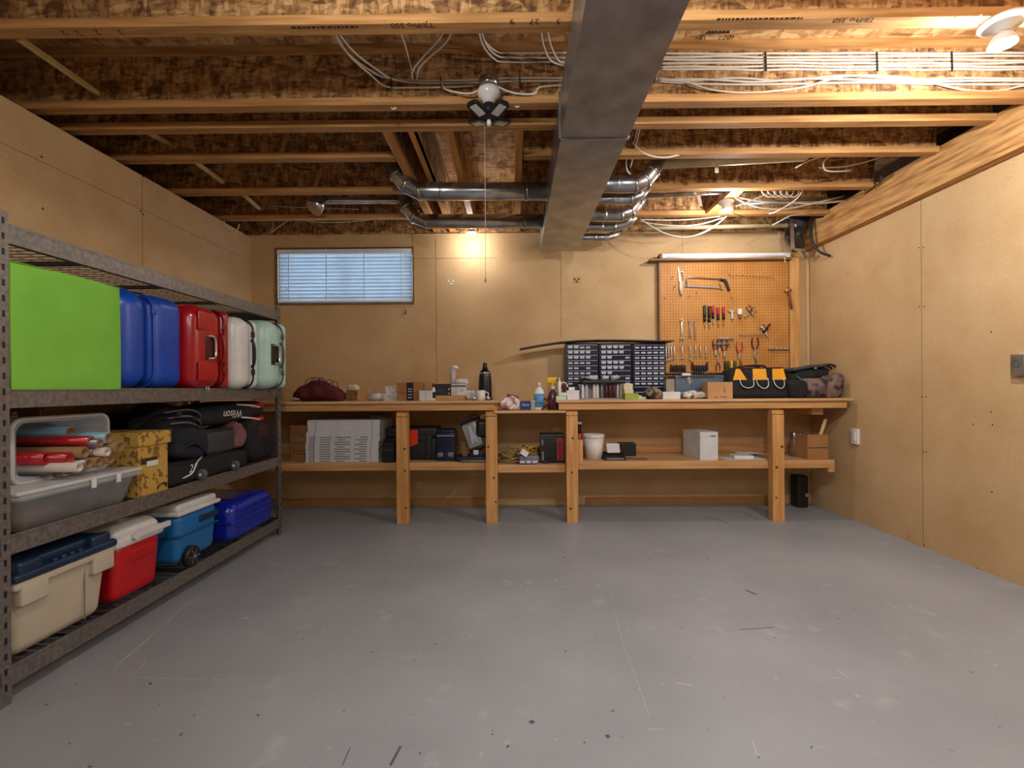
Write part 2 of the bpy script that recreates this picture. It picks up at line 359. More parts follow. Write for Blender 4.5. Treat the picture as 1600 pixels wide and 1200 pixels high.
MB().lathe([(.003, .025), (.006, .01), (.009, -.012), (.004, -.02)], (tx + .003, -.024, tz - .01), 10).build('tassel', M_wood, lc)
area('daylight', ((wx0 + wx1) / 2, YB + .35, 2.05), (math.radians(-90), 0, 0), 1.3, .6, 13, (.74, .88, 1))

# ---------------------------------------------------------------- joists
JD = {'A': 1.906, 'B': 2.433, 'C': 2.63, 'D': 2.975, 'E': 3.475, 'F': 4.0}
JX0, JX1 = XL - .27, 2.56
def joist(ye, x0, x1, label, marks=None, group='wooden I-joists across the ceiling', web=M_osb):
    y0 = ye - .059; t = T('floor_joist', label, 'joist', ((x0 + x1) / 2, ye - .03, ZJ), 0, group); h = (x1 - x0) / 2
    MB().box(-h, h, -.0295, .0295, 0, .038).build('bottom_flange', M_flange, t, .002)
    MB().box(-h, h, -.0295, .0295, .264, .302).build('top_flange', M_flange, t)
    MB().box(-h, h, -.006, .006, .038, .264).build('web', web, t)
    for s, size, px, py, kind in marks or ():
        p = P(px, py, y0) if kind == 's' else PZ(px, py, ZJ)
        text(s, size, M_ink, t, (p.x - t.location.x, -.0302 if kind == 's' else p.y - t.location.y, .019 if kind == 's' else -.0006), (PI / 2, PI, 0) if kind == 's' else (PI, 0, 0))
    return t
JA = joist(JD['A'], JX0, JX1, 'I-joist nearest the viewer, TJI lettering and big numbers along its flange', None)
joist(JD['B'], JX0, JX1, 'I-joist carrying the white cable runs and the four-panel lamp socket')
joist(JD['C'], JX0, JX1, 'closely spaced I-joist just behind the one carrying cables, ahead of the ceiling opening')
MX = [P(604, 203, JD['C']).x, P(645, 203, JD['C']).x, P(701, 203, JD['C']).x, P(811, 203, JD['C']).x]
for k, nm, l, r in (('D', 'third gap', 'stub I-joist ending at the ceiling opening, window side, nearest of three', 'I-joist beyond the ceiling opening, running over the duct above the long pale pipe'),
                    ('E', '', 'stub I-joist ending above the crimped pipe elbow, window side, middle of three', 'I-joist above the tangled white cable loops, corner side of the duct'),
                    ('F', '', 'stub I-joist close to the window wall, farthest of the window-side three', 'I-joist closest to the pegboard wall, carrying the lit ceiling bulb')):
    joist(JD[k], JX0, MX[0] - .03, l); joist(JD[k], MX[3] + .03, JX1, r)
for y in (1.37, .84, .3, -.3, -.9, -1.5):
    t = MB().box(JX0, JX1, y - .03, y + .03, ZJ, ZJ + .038).box(JX0, JX1, y - .006, y + .006, ZJ, ZS)
    o = struct('ceiling_joist_run', t, M_osb); o.name = 'trim_12'
# joists running lengthwise inside the opening
for i, (x, wd, lab) in enumerate(zip(MX, (.05, .05, .045, .045), ('I-joist running lengthwise, window edge of the ceiling opening', 'broad plated I-joist running lengthwise inside the ceiling opening', 'lengthwise I-joist bordering the pale printed ceiling panel, window side', 'lengthwise timber bordering the pale printed ceiling panel, duct side'))):
    t = T('opening_joist', lab, 'joist', (x, JD['C'], ZJ)); L_ = YB - JD['C']
    MB().box(-wd / 2, wd / 2, 0, L_, 0, .038).build('bottom_flange', M_flangeY, t)
    MB().box(-wd / 2, wd / 2, 0, L_, .264, .302).build('top_flange', M_flangeY, t)
    MB().box(-.006, .006, 0, L_, .038, .264).build('web', M_osb, t)
    if i == 1: MB().prism([(.0, .0), (1.0, .0), (1.1, .06), (1.1, .25), (0, .25)], .006, .028, 'x').build('web_plate', M_osb2, t)
# pale printed ceiling panel (underside of the deck between the two lengthwise members)
pp = MB().box(MX[2] + .01, MX[3] - .01, JD['C'] + .01, YB - .01, ZS - .008, ZS - .001)
pn = solo('ceiling_panel', 'pale printed wood deck panel between joists in the ceiling opening', 'panel', pp, M_osb2)
px0 = PZ(763, 240, ZS - .009)
for j in range(9):
    text(random.choice(['I      I', '- - - - -', 'I - - I', '-----']), .05, M_ink, pn, (px0.x, JD['C'] + .35 + j * .12, ZS - .0085), (PI, 0, 0))
MB().box(px0.x - .1, px0.x - .097, JD['C'] + .2, JD['C'] + 1.4, ZS - .0095, ZS - .008).build('printed_line', M_ink, pn)
# printed marks
fy = JD['A'] - .03
def mk(par, s, size, px, py, D=None, side=False, ink=M_ink, shear=0):
    if side: p = P(px, py, D); l = (p.x - par.location.x, D - .0006 - par.location.y, p.z - par.location.z); r = (PI / 2, PI, 0)
    else: p = PZ(px, py, ZJ); l = (p.x - par.location.x, p.y - par.location.y, -.0006); r = (PI, 0, PI)
    return text(s, size, ink, par, l, r, shear=shear)
def dashes(par, px0, px1, py):
    a_ = PZ(px0, py, ZJ); e_ = PZ(px1, py, ZJ); m = MB(); r = random.Random(px0); x = a_.x
    while x < e_.x:
        w = r.uniform(.006, .02); m.box(x - par.location.x, x + w - par.location.x, a_.y - .005 - par.location.y, a_.y + .005 - par.location.y, -.0006, 0); x += w + .005
    m.build('printed_line', M_ink, par)
mk(JA, 'TJI/Pro 350', .036, 644, 39); 
dashes(JA, 455, 560, 43)
mk(JA, '9', .04, 800, 33); mk(JA, '27', .04, 835, 33); mk(JA, '3', .04, 873, 33)
mk(JA, '2', .035, 100, 51); mk(JA, '2', .035, 122, 51); mk(JA, '2', .035, 152, 50); mk(JA, '2', .035, 188, 50)
mk(JA, 'TJI/Pro 350', .034, 1335, 31); dashes(JA, 1120, 1250, 30); mk(JA, '40', .03, 1490, 27); mk(JA, '8', .03, 1530, 25)
sf = T('deck_marking', 'dark hand-lettered numbers on the ceiling deck behind the nearest joist', 'marking', (0, 0, ZS - .0006))
for s, size, px, py in (('(8)     (20)', .045, 1117, 59),):
    p = PZ(px, py, ZS - .001); text(s, size, M_ink, sf, (p.x, p.y, 0), (PI, 0, 0))
# thin diagonal sticks on the window side joist bays
for (a, bb), lab in zip((((38, 66), (150, 144)), ((237, 210), (268, 226)), ((304, 252), (342, 280)), ((380, 304), (402, 323))), ('longest slanting wood brace between joists near the tall panel wall', 'second slanting wood brace from the viewer, mostly hidden by a joist', 'slanting wood brace in the third joist bay from the window wall', 'small slanting wood brace in the bay next to the window wall')):
    D0 = PZ(a[0], a[1], ZJ + .03).y
    q0 = P(*a, D0 + .01); q1 = P(*bb, D0 + .42 if bb[0] > 145 and a[0] < 100 else D0 + .3)
    q0.z = max(q0.z, ZJ + .012); q1.z = min(q1.z, ZS - .02)
    dq = (q1 - q0).normalized(); q0 = q0 - dq * .03; q1 = q1 + dq * .05
    solo('bridging_brace', lab, 'brace', MB().bar(q0 - Vector((0, 0, q0.z)) + Vector((0, 0, q0.z)), q1, .02, .02), M_cableY)
# end blocks at the far right ends of the joists
for k in 'CDE':
    pass

m = MB()
for y_ in (41, 48):
    x = 1107
    while x < 1140:
        w = random.uniform(2.5, 6); a_ = PZ(x, y_, ZS - .001); e_ = PZ(x + w, y_, ZS - .001); m.box(a_.x, e_.x, a_.y - .012, a_.y + .012, -.0002, .0004); x += w + 1.5
a_ = PZ(1103, 52, ZS - .001); e_ = PZ(1140, 52, ZS - .001); m.box(a_.x, e_.x, a_.y - .004, a_.y + .004, -.0002, .0004).build('printed_line', M_ink, sf)
# paint chips and scratches on the floor
M_chip = mat('floor_scratch', 'b9bcbe', .6); m = MB()
for a_, b_, w in (((1055, 1067), (1080, 1071), .006), ((1450, 985), (1474, 996), .004), ((1306, 1045), (1325, 1058), .004), ((1230, 853), (1243, 860), .005), ((1212, 845), (1222, 849), .004), ((1384, 940), (1402, 950), .003), ((958, 950), (975, 1010), .002), ((975, 1010), (1000, 1076), .002), ((1000, 1076), (1014, 1120), .0015), ((180, 1042), (235, 995), .004), ((235, 995), (290, 945), .003), ((290, 945), (312, 932), .002), ((181, 1057), (320, 1062), .0015), ((220, 1045), (228, 1030), .003), ((1175, 1157), (1186, 1185), .003), ((1060, 884), (1118, 881), .002), ((1418, 947), (1426, 951), .006), ((812, 915), (816, 916), .012), ((867, 906), (872, 907), .01), ((932, 914), (940, 915), .008), ((978, 851), (982, 852), .012), ((1552, 1038), (1558, 1041), .009), ((1336, 1087), (1342, 1088), .008), ((998, 1076), (1001, 1077), .01), ((380, 965), (388, 966), .012), ((1184, 1183), (1187, 1184), .009), ((335, 1062), (345, 1063), .006)):
    p_, q_ = PZ(*a_, 0), PZ(*b_, 0); m.bar((p_.x, p_.y, .0002), (q_.x, q_.y, .0002), w, .0006)
struct('floor_marking', m, M_chip)
m = MB()
for a_, b_, w in (((610, 1196), (626, 1166), .008), ((535, 1196), (547, 1168), .003), ((1165, 922), (1182, 929), .014), ((1155, 984), (1208, 980), .004), ((948, 1148), (951, 1153), .012), ((1267, 1167), (1269, 1168), .014), ((829, 1126), (833, 1130), .016), ((1100, 806), (1140, 818), .008), ((1160, 800), (1185, 812), .008), ((281, 1150), (285, 1145), .006), ((880, 870), (884, 872), .008)):
    p_, q_ = PZ(*a_, 0), PZ(*b_, 0); m.bar((p_.x, p_.y, .0002), (q_.x, q_.y, .0002), w, .0006)
struct('floor_marking', m, mat('floor_scuff', '55585c', .7))
# ---------------------------------------------------------------- metal ducts
dx0, dx1, dz0, dz1 = .221, .535, CAMZ + 1.165, CAMZ + 1.385
dt = T('metal_duct', 'large rectangular sheet metal duct running under the joists to the window wall', 'duct', ((dx0 + dx1) / 2, 2.264, dz0))
hwid = (dx1 - dx0) / 2; hgt = dz1 - dz0
def section(y0, y1, name, cross=.004):
    m = MB(); n = 1
    c = [(-hwid, y0, 0), (hwid, y0, 0), (hwid, y1, 0), (-hwid, y1, 0), (0, (y0 + y1) / 2, -cross)]
    t = [(-hwid, y0, hgt), (hwid, y0, hgt), (hwid, y1, hgt), (-hwid, y1, hgt)]
    m.add(c + t, [(0, 4, 1), (1, 4, 2), (2, 4, 3), (3, 4, 0), (0, 1, 6, 5), (1, 2, 7, 6), (2, 3, 8, 7), (3, 0, 5, 8), (5, 6, 7, 8)])
    return m.build(name, M_galv, dt)
section(-3.6, -1.8, 'duct_section'); section(-1.8, 0, 'duct_section'); section(0, 1.856, 'duct_section')
for y in (-1.8, 0): MB().box(-hwid - .008, hwid + .008, y - .006, y + .006, -.008, .0).box(-hwid - .008, -hwid, y - .006, y + .006, -.008, hgt).box(hwid, hwid + .008, y - .006, y + .006, -.008, hgt).build('duct_seam_collar', M_galv, dt, .001)
for y in (-2.9, -1, 1.2):
    MB().box(-hwid - .03, -hwid - .004, y, y + .02, hgt - .002, hgt + .03).box(-hwid - .004, -hwid, y, y + .02, 0, hgt + .03).build('hanger_strap', M_galv2, dt)
def rpipe(name, label, pts, r, rings=(), m=M_galv2, seg=20, group='round metal pipes branching off the duct'):
    o = Vector(pts[0]); t = T(name, label, 'pipe', o, 0, group)
    MB().tube([Vector(p) - o for p in pts], r, seg).build('pipe_body', m, t)
    for a, d in rings:
        a = Vector(a) - o; d = Vector(d).normalized(); MB().tube([a - d * .008, a + d * .008], r + .003, seg).build('crimp_ring', m, t)
    return t
def gore(pts): # straight segments joined at gores
    return pts
A1 = [P(864, 299, 3.2), P(655, 299, 3.2), P(636, 290, 3.2), P(622, 273, 3.2), P(606, 240, 3.2)]
rpipe('round_pipe', 'round metal pipe with a gored elbow, nearer of the two toward the window side', A1, .058, [(P(823, 299, 3.2), (1, 0, 0)), (P(856, 299, 3.2), (1, 0, 0)), (P(690, 299, 3.2), (1, 0, 0)), (A1[1], (1, 0, .1)), (A1[2], (1, 0, -.6)), (A1[3], (.6, 0, -1))])
A2 = [P(857, 346, 3.76), P(665, 346, 3.76), P(648, 339, 3.76), P(636, 324, 3.76), P(626, 294, 3.76)]
rpipe('round_pipe', 'round metal pipe with a gored elbow, closest to the window wall', A2, .055, [(P(820, 346, 3.76), (1, 0, 0)), (P(850, 346, 3.76), (1, 0, 0)), (A2[1], (1, 0, .1)), (A2[2], (1, 0, -.6)), (A2[3], (.6, 0, -1))])
A3 = [P(628, 313, 3.75), P(515, 313, 3.75), P(506, 314, 3.74), P(500, 317, 3.72), P(490, 326, 3.68)]
t = rpipe('round_pipe', 'slim metal pipe ending in a wide open elbow above the window', A3[:4], .026, [(A3[1], (1, 0, 0))])
o_ = Vector(A3[0]); MB().tube([A3[2] - o_, A3[3] - o_, A3[4] - o_], [.03, .05, .062], 20).build('elbow_boot', M_galv2, t)
B1 = [P(930, 288, 3.2), P(992, 288, 3.2), P(1008, 281, 3.2), P(1018, 268, 3.2), P(1034, 236, 3.2)]
rpipe('round_pipe', 'round metal pipe rising into the joists from the peg wall side of the duct, nearer', B1, .056, [(P(965, 288, 3.2), (1, 0, 0)), (B1[1], (1, 0, .1)), (B1[2], (1, 0, .6)), (B1[3], (.6, 0, 1))])
B1b = [P(930, 311, 3.33), P(986, 311, 3.33), P(1000, 305, 3.33), P(1012, 290, 3.33)]
rpipe('round_pipe', 'thin metal pipe tucked between the two larger risers beside the duct', B1b, .035, [(P(960, 311, 3.33), (1, 0, 0)), (B1b[1], (1, 0, 0))])
B2 = [P(918, 335, 3.72), P(970, 335, 3.72), P(985, 330, 3.72), P(995, 318, 3.72), P(1010, 290, 3.72)]
rpipe('round_pipe', 'round metal riser beside the duct, with crimped elbow under the farther bay', B2, .055, [(P(945, 335, 3.72), (1, 0, 0)), (B2[1], (1, 0, .1)), (B2[2], (1, 0, .6)), (B2[3], (.6, 0, 1))])
B3 = [P(905, 354, 3.9), P(960, 354, 3.9), P(978, 349, 3.9), P(992, 336, 3.85)]
rpipe('round_pipe', 'short metal pipe low beside the duct, under the crimped elbow', B3, .04, [(P(940, 354, 3.9), (1, 0, 0)), (B3[1], (1, 0, 0))])
B4 = [P(890, 371, 4.05), P(950, 371, 4.05), P(971, 363, 4.05)]
rpipe('round_pipe', 'lowest small metal pipe with a cut open end, near the duct tip', B4, .032, [(P(930, 371, 4.05), (1, 0, 0))])
M_pvc = mat('pipe_offwhite', 'cdbf9a', .45)
def strap(px, y0, y1, D, lab):
    a, b_ = P(px, y0, D), P(px + 3, y1, D - .01); solo('hanger_strap', lab, 'strap', MB().bar(a, b_, .022, .002, (0, 1, 0)), M_pvc)
p0, p1 = P(1010, 258, 3.2), P(1262, 244, 3.2)
t = T('long_pipe', 'long pale pipe between joists, reaching toward the corner with the black bag', 'pipe', p0)
MB().tube([(0, 0, 0), (p1 - p0) * .98, p1 - p0, (p1 - p0) * 1.008], [.031, .031, .022, .005], 16).build('pipe_body', M_pvc, t)
MB().bar(P(1118, 236, 3.16) - p0, P(1120, 270, 3.16) - p0, .025, .003, (0, 1, 0)).build('hanger_strap', M_cable, t)
p0, p1 = P(1005, 306, 3.6), P(1180, 298, 3.6)
t = T('long_pipe', 'thin metal pipe beside the lit ceiling bulb, running under the joist', 'pipe', p0)
MB().tube([(0, 0, 0), p1 - p0], .017, 12).build('pipe_body', M_galv2, t)
MB().bar(P(1088, 290, 3.56) - p0, P(1095, 322, 3.56) - p0, .025, .003, (0, 1, 0)).build('hanger_strap', M_cable, t)
p0, p1 = P(1010, 357, 4.1), P(1230, 352, 4.1)
t = T('long_pipe', 'thin pale pipe just above the pegboard wall, close under the ceiling', 'pipe', p0)
MB().tube([(0, 0, 0), p1 - p0], .018, 12).build('pipe_body', M_pvc, t)
p0, p1 = P(1160, 318, 3.8), P(1370, 311, 3.8)
t = T('long_pipe', 'grey pipe behind the hanging cable loops near the beam', 'pipe', p0)
MB().tube([(0, 0, 0), p1 - p0], .02, 12).build('pipe_body', M_galv2, t)

# ---------------------------------------------------------------- lamps
M_porc = mat('porcelain', 'e8e6e0', .3, coat=.4)
def bulb_lamp(label, px, zt, D, power, zb, box=True, size=1.0, disc=1.0):
    p = P(px, 300, D); t = T('ceiling_bulb', label, 'lamp', (p.x, D, zt))
    MB().lathe([(.055 * disc, 0), (.055 * disc, -.006), (.045 * disc, -.02), (.03, -.03), (.026, -.042)], (0, 0, 0), 24).build('lampholder', M_porc, t)
    d = zb - zt
    MB().lathe([(.017, -.03), (.017, -.045), (.03, d * .55), (.045 * size, d + .014), (.044 * size, d + .006)], (0, 0, 0), 24).build('bulb_body', M_white, t)
    MB().lathe([(.0001, d), (.03 * size, d + .001), (.041 * size, d + .006), (.0415 * size, d + .012)], (0, 0, 0), 24).build('bulb_lens', M_lens, t)
    l = bpy.data.lights.new('bulb_light', 'POINT'); l.energy = power; l.color = (1, .975, .96); l.shadow_soft_size = .035
    o = bpy.data.objects.new('bulb_light', l); COL.objects.link(o); o.parent = t; o.location = (0, 0, d - .045)
    return t
bulb_lamp('lit ceiling bulb over the bench, between the window and the metal duct', 736, ZJ, 4.14, 5.5, CAMZ + 1.325)
bulb_lamp('lit ceiling bulb between the duct and the corner, above the pegboard', 1135, ZJ, 3.66, 15, CAMZ + 1.325)
bulb_lamp('largest lit ceiling bulb, in a round white holder by the beam', 1568, ZJ, 1.877, 46, CAMZ + 1.305, disc=1.35)
lb = bpy.data.lights.new('ceiling_bulb_behind', 'POINT'); lb.energy = 58; lb.color = (1, .975, .95); lb.shadow_soft_size = .05; o = bpy.data.objects.new('ceiling_bulb_behind', lb); COL.objects.link(o); o.location = (.615, .75, 2.35)
lc_ = lb.copy(); lc_.energy = 26; o = bpy.data.objects.new('ceiling_bulb_behind', lc_); COL.objects.link(o); o.location = (-.45, 1.05, 2.33)
# wood blocks that carry two of the bulbs
p = P(736, 300, 4.14); solo('mounting_block', 'short wood block in the ceiling opening, holding a lit bulb', 'block', MB().box(MX[2] - p.x + .006, MX[3] - p.x - .006, -.045, .045, 0, .038), M_flange, (p.x, 4.14, ZJ + .001))
p = P(1135, 300, 3.66); solo('mounting_block', 'short wood block between joists, holding the lit bulb near the pegboard', 'block', MB().box(-.045, .045, JD['E'] - 3.66 + .002, JD['F'] - .059 - 3.66 - .002, 0, .03), M_flangeY, (p.x, 3.66, ZJ + .001))
# four-panel lamp, switched off
c = P(764, 187, 2.335)
t = T('panel_lamp', 'black four-panel folding lamp, switched off, in a white porcelain socket', 'lamp', (c.x, 2.335, c.z))
zc = c.z
def zz(py, D=2.335): return P(764, py, D).z - zc
MB().lathe([(.05, zz(138)), (.05, zz(125))], (0, 0, 0), 8).build('junction_box', M_galv2, t)
MB().lathe([(.052, zz(140)), (.057, zz(146)), (.05, zz(152)), (.03, zz(158)), (.026, zz(163))][::-1], (0, 0, 0), 24).build('lampholder', M_porc, t)
MB().lathe([(.014, 0), (.02, .01), (.025, zz(172)), (.026, zz(160))], (0, 0, 0), 16).build('lamp_stem', M_black, t)
M_led = mat('led_panel_off', 'c9c6bd', .35)
for sx in (-1, 1):
    for sy in (-1, 1):
        ang = math.atan2(sy * (.105 if sy < 0 else .085), sx * .085)
        tilt = math.radians(-14)
        M = Matrix.Translation((0, 0, -.004)) @ Matrix.Rotation(ang, 4, 'Z') @ Matrix.Rotation(tilt, 4, 'Y')
        pa = MB().prism([(.018, -.018), (.04, -.034), (.12, -.034), (.132, -.02), (.132, .02), (.12, .034), (.04, .034), (.018, .018)], -.005, .007, 'z', M).build('light_panel', M_black, t, .001)
        MB().box(.046, .114, -.02, .02, -.0065, -.004, M).build('diffuser', M_led, pa)
        f = MB()
        for k in range(7): f.box(.04 + k * .012, .044 + k * .012, -.03, .03, .007, .016, M)
        f.build('cooling_ribs', M_black, pa)
MB().lathe([(.009, -.03), (.011, -.02), (.011, .0)], (0, 0, 0), 12).build('sensor_tip', M_white, t)
for px, py in ((615, 167), (808, 164)):
    p = P(px, py, 2.40); tt = MB().tube(arc((0, 0, 0), .011, 0, 2 * PI, 16)[:-1], .0035, 6, closed=True).tube([(0, 0, .011), (0, 0, .03 if False else ZJ - p.z)], .0018, 6)
    solo('screw_eye', 'white screw eye under the joist, ' + ('window side of the panel lamp' if px < 700 else 'duct side of the panel lamp'), 'hook', tt, M_white, (p.x, 2.40, p.z))
# pull cord
q0, q1 = P(757, 201, 2.345), P(757, 438, 2.345)
t = T('pull_cord', 'thin white pull cord hanging from the four-panel lamp', 'cord', q0)
MB().tube([(0, 0, .03), (.001, 0, (q1.z - q0.z) / 2), (0, 0, q1.z - q0.z)], .0013, 5).build('cord', M_cable, t)
MB().lathe([(.002, .012), (.005, 0), (.004, -.008), (.001, -.01)][::-1], (0, 0, q1.z - q0.z), 8).build('cord_tip', M_brass, t)

# ---------------------------------------------------------------- cables
def cable(label, pts, r=.0042, m=None, group=None, name='electrical_cable', n=7, cat='cable'):
    q = [P(a, b_, d) for a, b_, d in pts]; o = q[0].copy()
    return solo(name, label, cat, MB().tube([x - o for x in smooth(q, n)], r, 6), m or M_cable, o, 0, group)
random.seed(11)
for i in range(6):
    y = 83.5 + i * 5.1; pts = [(1030 + k * 52, y + (-.012 * k * 3) * 1 + random.uniform(-1.1, 1.1), 2.388) for k in range(13)]
    cable('white cable in the broad parallel run on the joist, ' + ('topmost', 'second from its top', 'third from its top', 'third from its bottom', 'second from its bottom', 'lowest')[i], pts, .0052, group='parallel white cables beyond the duct')
for i, px in enumerate((1196, 1370, 1487)):
    a, b_ = P(px, 81, 2.381), P(px + 1, 111, 2.381)
    solo('cable_staple', ('black staple strap across the white cable run, nearest the duct', 'black staple strap across the middle of the white cable run', 'black staple strap across the white cable run, nearest the big bulb')[i], 'strap', MB().bar(a, b_, .007, .004, (0, 1, 0)), M_black, group='straps on the cable run')
for i, (lab, pts) in enumerate((('white cable leaving the duct edge, upper of the wavy bundle above the joist edge', [(1025, 122), (1080, 126), (1150, 122), (1230, 126), (1320, 118), (1420, 124), (1510, 122), (1600, 123), (1660, 122)]),
        ('white cable in the wavy bundle, dipping low twice along the joist edge', [(1025, 124), (1070, 128), (1110, 140), (1170, 145), (1250, 137), (1320, 119), (1400, 120), (1450, 128), (1510, 141), (1560, 142), (1600, 134), (1660, 130)]),
        ('white cable in the wavy bundle, flattest and lying on the joist flange', [(1025, 127), (1090, 131), (1170, 132), (1250, 131), (1350, 129), (1450, 131), (1550, 132), (1660, 131)]),
        ('white cable in the wavy bundle, rising between the flat one and the upper one', [(1025, 125), (1100, 124), (1180, 128), (1260, 123), (1350, 125), (1450, 127), (1550, 126), (1660, 127)]))):
    cable(lab, [(a, b_, 2.386 - .008 * (i % 2)) for a, b_ in pts], .0052)
L1 = [('white cable swooping down from the deck to the lamp run, upper strand', [(516, 46, 2.15), (540, 80, 2.25), (575, 108, 2.33), (612, 123, 2.38), (700, 126, 2.385), (800, 122, 2.385), (890, 122, 2.385)]),
      ('white cable swooping down from the deck to the lamp run, middle strand', [(524, 46, 2.15), (552, 80, 2.25), (585, 106, 2.33), (622, 126, 2.378), (700, 130, 2.38), (800, 127, 2.38), (890, 126, 2.38)]),
      ('white cable swooping down from the deck to the lamp run, lowest strand', [(520, 47, 2.15), (545, 86, 2.25), (578, 116, 2.33), (603, 135, 2.375), (640, 137, 2.375), (700, 136, 2.375), (740, 134, 2.375)]),
      ('white cable looping into the window side of the lamp socket', [(690, 127, 2.37), (694, 138, 2.36), (712, 144, 2.35), (735, 146, 2.33), (752, 139, 2.33)]),
      ('white cable looping out of the duct side of the lamp socket', [(776, 135, 2.33), (795, 143, 2.345), (815, 147, 2.355), (835, 146, 2.36), (841, 137, 2.37), (860, 134, 2.375), (890, 132, 2.38)]),
      ('white cable dropping from the deck straight onto the lamp run', [(625, 48, 2.2), (634, 75, 2.28), (642, 105, 2.35), (644, 124, 2.372)]),
      ('white cable slanting from the deck toward the lamp run, window side of a pair', [(697, 44, 2.15), (680, 68, 2.24), (655, 95, 2.32), (644, 112, 2.35), (645, 124, 2.37)]),
      ('white cable slanting from the deck toward the lamp run, duct side of a pair', [(708, 44, 2.15), (695, 68, 2.24), (668, 92, 2.32), (654, 108, 2.35), (651, 124, 2.37)]),
      ('white cable bending onto the upper joist web beside the duct, highest of three', [(747, 42, 2.15), (758, 65, 2.25), (775, 80, 2.35), (795, 83, 2.388), (890, 82, 2.388)]),
      ('white cable bending onto the upper joist web beside the duct, second of three', [(750, 42, 2.15), (760, 70, 2.25), (775, 86, 2.35), (797, 90, 2.388), (890, 90, 2.388)]),
      ('white cable bending onto the upper joist web beside the duct, lowest of three', [(746, 42, 2.15), (755, 72, 2.25), (772, 92, 2.35), (792, 97, 2.388), (890, 97, 2.388)]),
      ('white cable hooking down beside the duct, outer bend', [(845, 40, 2.15), (848, 66, 2.25), (858, 92, 2.34), (874, 101, 2.388), (890, 103, 2.388)]),
      ('white cable hooking down beside the duct, inner bend', [(854, 40, 2.15), (859, 66, 2.25), (868, 88, 2.34), (877, 98, 2.388), (890, 99, 2.388)])]
for lab, pts in L1: cable(lab, pts, .0046)
for px in (611, 689, 812):
    a, b_ = P(px, 119, 2.37), P(px + 1, 138, 2.366)
    solo('cable_staple', {611: 'black staple where the swooping cables meet the joist', 689: 'black staple beside the lamp socket, window side', 812: 'black staple beside the lamp socket, duct side'}[px], 'strap', MB().bar(a, b_, .006, .004, (0, 1, 0)), M_black)
# alongside the duct and beyond it
X_ = dx1 + .02
cable('cream cable hugging the duct edge, bending down to the riser pipes', [(1021, 122, 2.37), (1012, 150, 2.5), (1000, 185, 2.7), (990, 225, 2.95), (979, 250, 3.05), (980, 266, 3.1), (985, 272, 3.1)], .005)
cable('white cable hugging the duct edge, ending on the elbow top', [(1026, 122, 2.37), (1016, 150, 2.5), (1004, 185, 2.7), (994, 226, 2.9), (985, 262, 3.05)], .004)
cable('cream cable sweeping from the duct side to the underside of the next joist', [(988, 222, 2.93), (998, 234, 2.92), (1015, 243, 2.92), (1040, 246, 2.92), (1068, 240, 2.93), (1080, 238, 2.94)], .006, M_cable)
cable('cream cable in a deep hanging loop between the riser and the lit bulb', [(1000, 342, 3.85), (1015, 352, 3.82), (1042, 366, 3.8), (1072, 371, 3.8), (1100, 363, 3.78), (1122, 349, 3.85), (1136, 337, 3.9)], .006, M_cable)
cable('cream cable in a shallow loop just above the deep hanging loop', [(1000, 346, 3.9), (1030, 351, 3.87), (1070, 353, 3.85), (1100, 349, 3.87), (1130, 340, 3.92)], .005, M_cable)
cable('cream cable lying nearly straight over the shallow loop', [(1000, 343, 4.05), (1050, 344, 4.02), (1090, 342, 4.0), (1125, 338, 3.9)], .005, M_cable)
cable('black cable sagging across the bay beside the lit bulb', [(1090, 291, 3.5), (1104, 300, 3.55), (1118, 315, 3.6), (1140, 330, 3.62), (1165, 340, 3.7)], .003, M_blackc)
cable('black cable running level above the white coil', [(1150, 291, 3.5), (1185, 297, 3.53), (1215, 303, 3.55), (1250, 309, 3.6), (1300, 308, 3.65)], .003, M_blackc)
R1 = [('white cable fanning down from the pale pipe end, upper strand', [(1128, 296, 3.62), (1155, 308, 3.62), (1185, 314, 3.62), (1240, 317, 3.65), (1280, 318, 3.7), (1330, 312, 3.75)]),
      ('white cable fanning down from the pale pipe end, lower strand', [(1130, 298, 3.6), (1160, 315, 3.6), (1190, 325, 3.6), (1230, 326, 3.6), (1270, 318, 3.65), (1320, 306, 3.75)]),
      ('white cable slanting up through the coil to the joist', [(1150, 322, 3.6), (1175, 313, 3.58), (1200, 302, 3.56), (1222, 294, 3.55), (1240, 288, 3.55)]),
      ('white cable dropping in a curve to the board end near the coil', [(1257, 291, 3.5), (1248, 307, 3.52), (1232, 320, 3.55), (1212, 331, 3.6), (1202, 334, 3.7)]),
      ('white cable with a bare end pointing at the bag corner', [(1207, 352, 3.8), (1220, 345, 3.8), (1236, 337, 3.8), (1260, 334, 3.9)]),
      ('white cable slanting off the long pale pipe, upper', [(1243, 262, 3.1), (1262, 252, 3.1), (1285, 244, 3.1), (1310, 238, 3.05)]),
      ('white cable curling beside the long pale pipe end', [(1296, 244, 3.1), (1287, 254, 3.1), (1290, 266, 3.15), (1310, 268, 3.2), (1330, 266, 3.25)]),
      ('white cable resting across the joist toward the beam, long gentle arc', [(1280, 262, 3.2), (1320, 260, 3.2), (1355, 252, 3.2), (1385, 243, 3.2)]),
      ('white cable along the beam top, highest', [(1290, 335, 4.1), (1310, 325, 3.95), (1335, 312, 3.75), (1355, 300, 3.55), (1372, 285, 3.35)]),
      ('thin white cable across the bay above the window blind', [(560, 327, 3.95), (500, 325, 3.95), (470, 324, 3.95), (430, 322, 3.95)])]
for lab, pts in R1: cable(lab, pts, .0046)
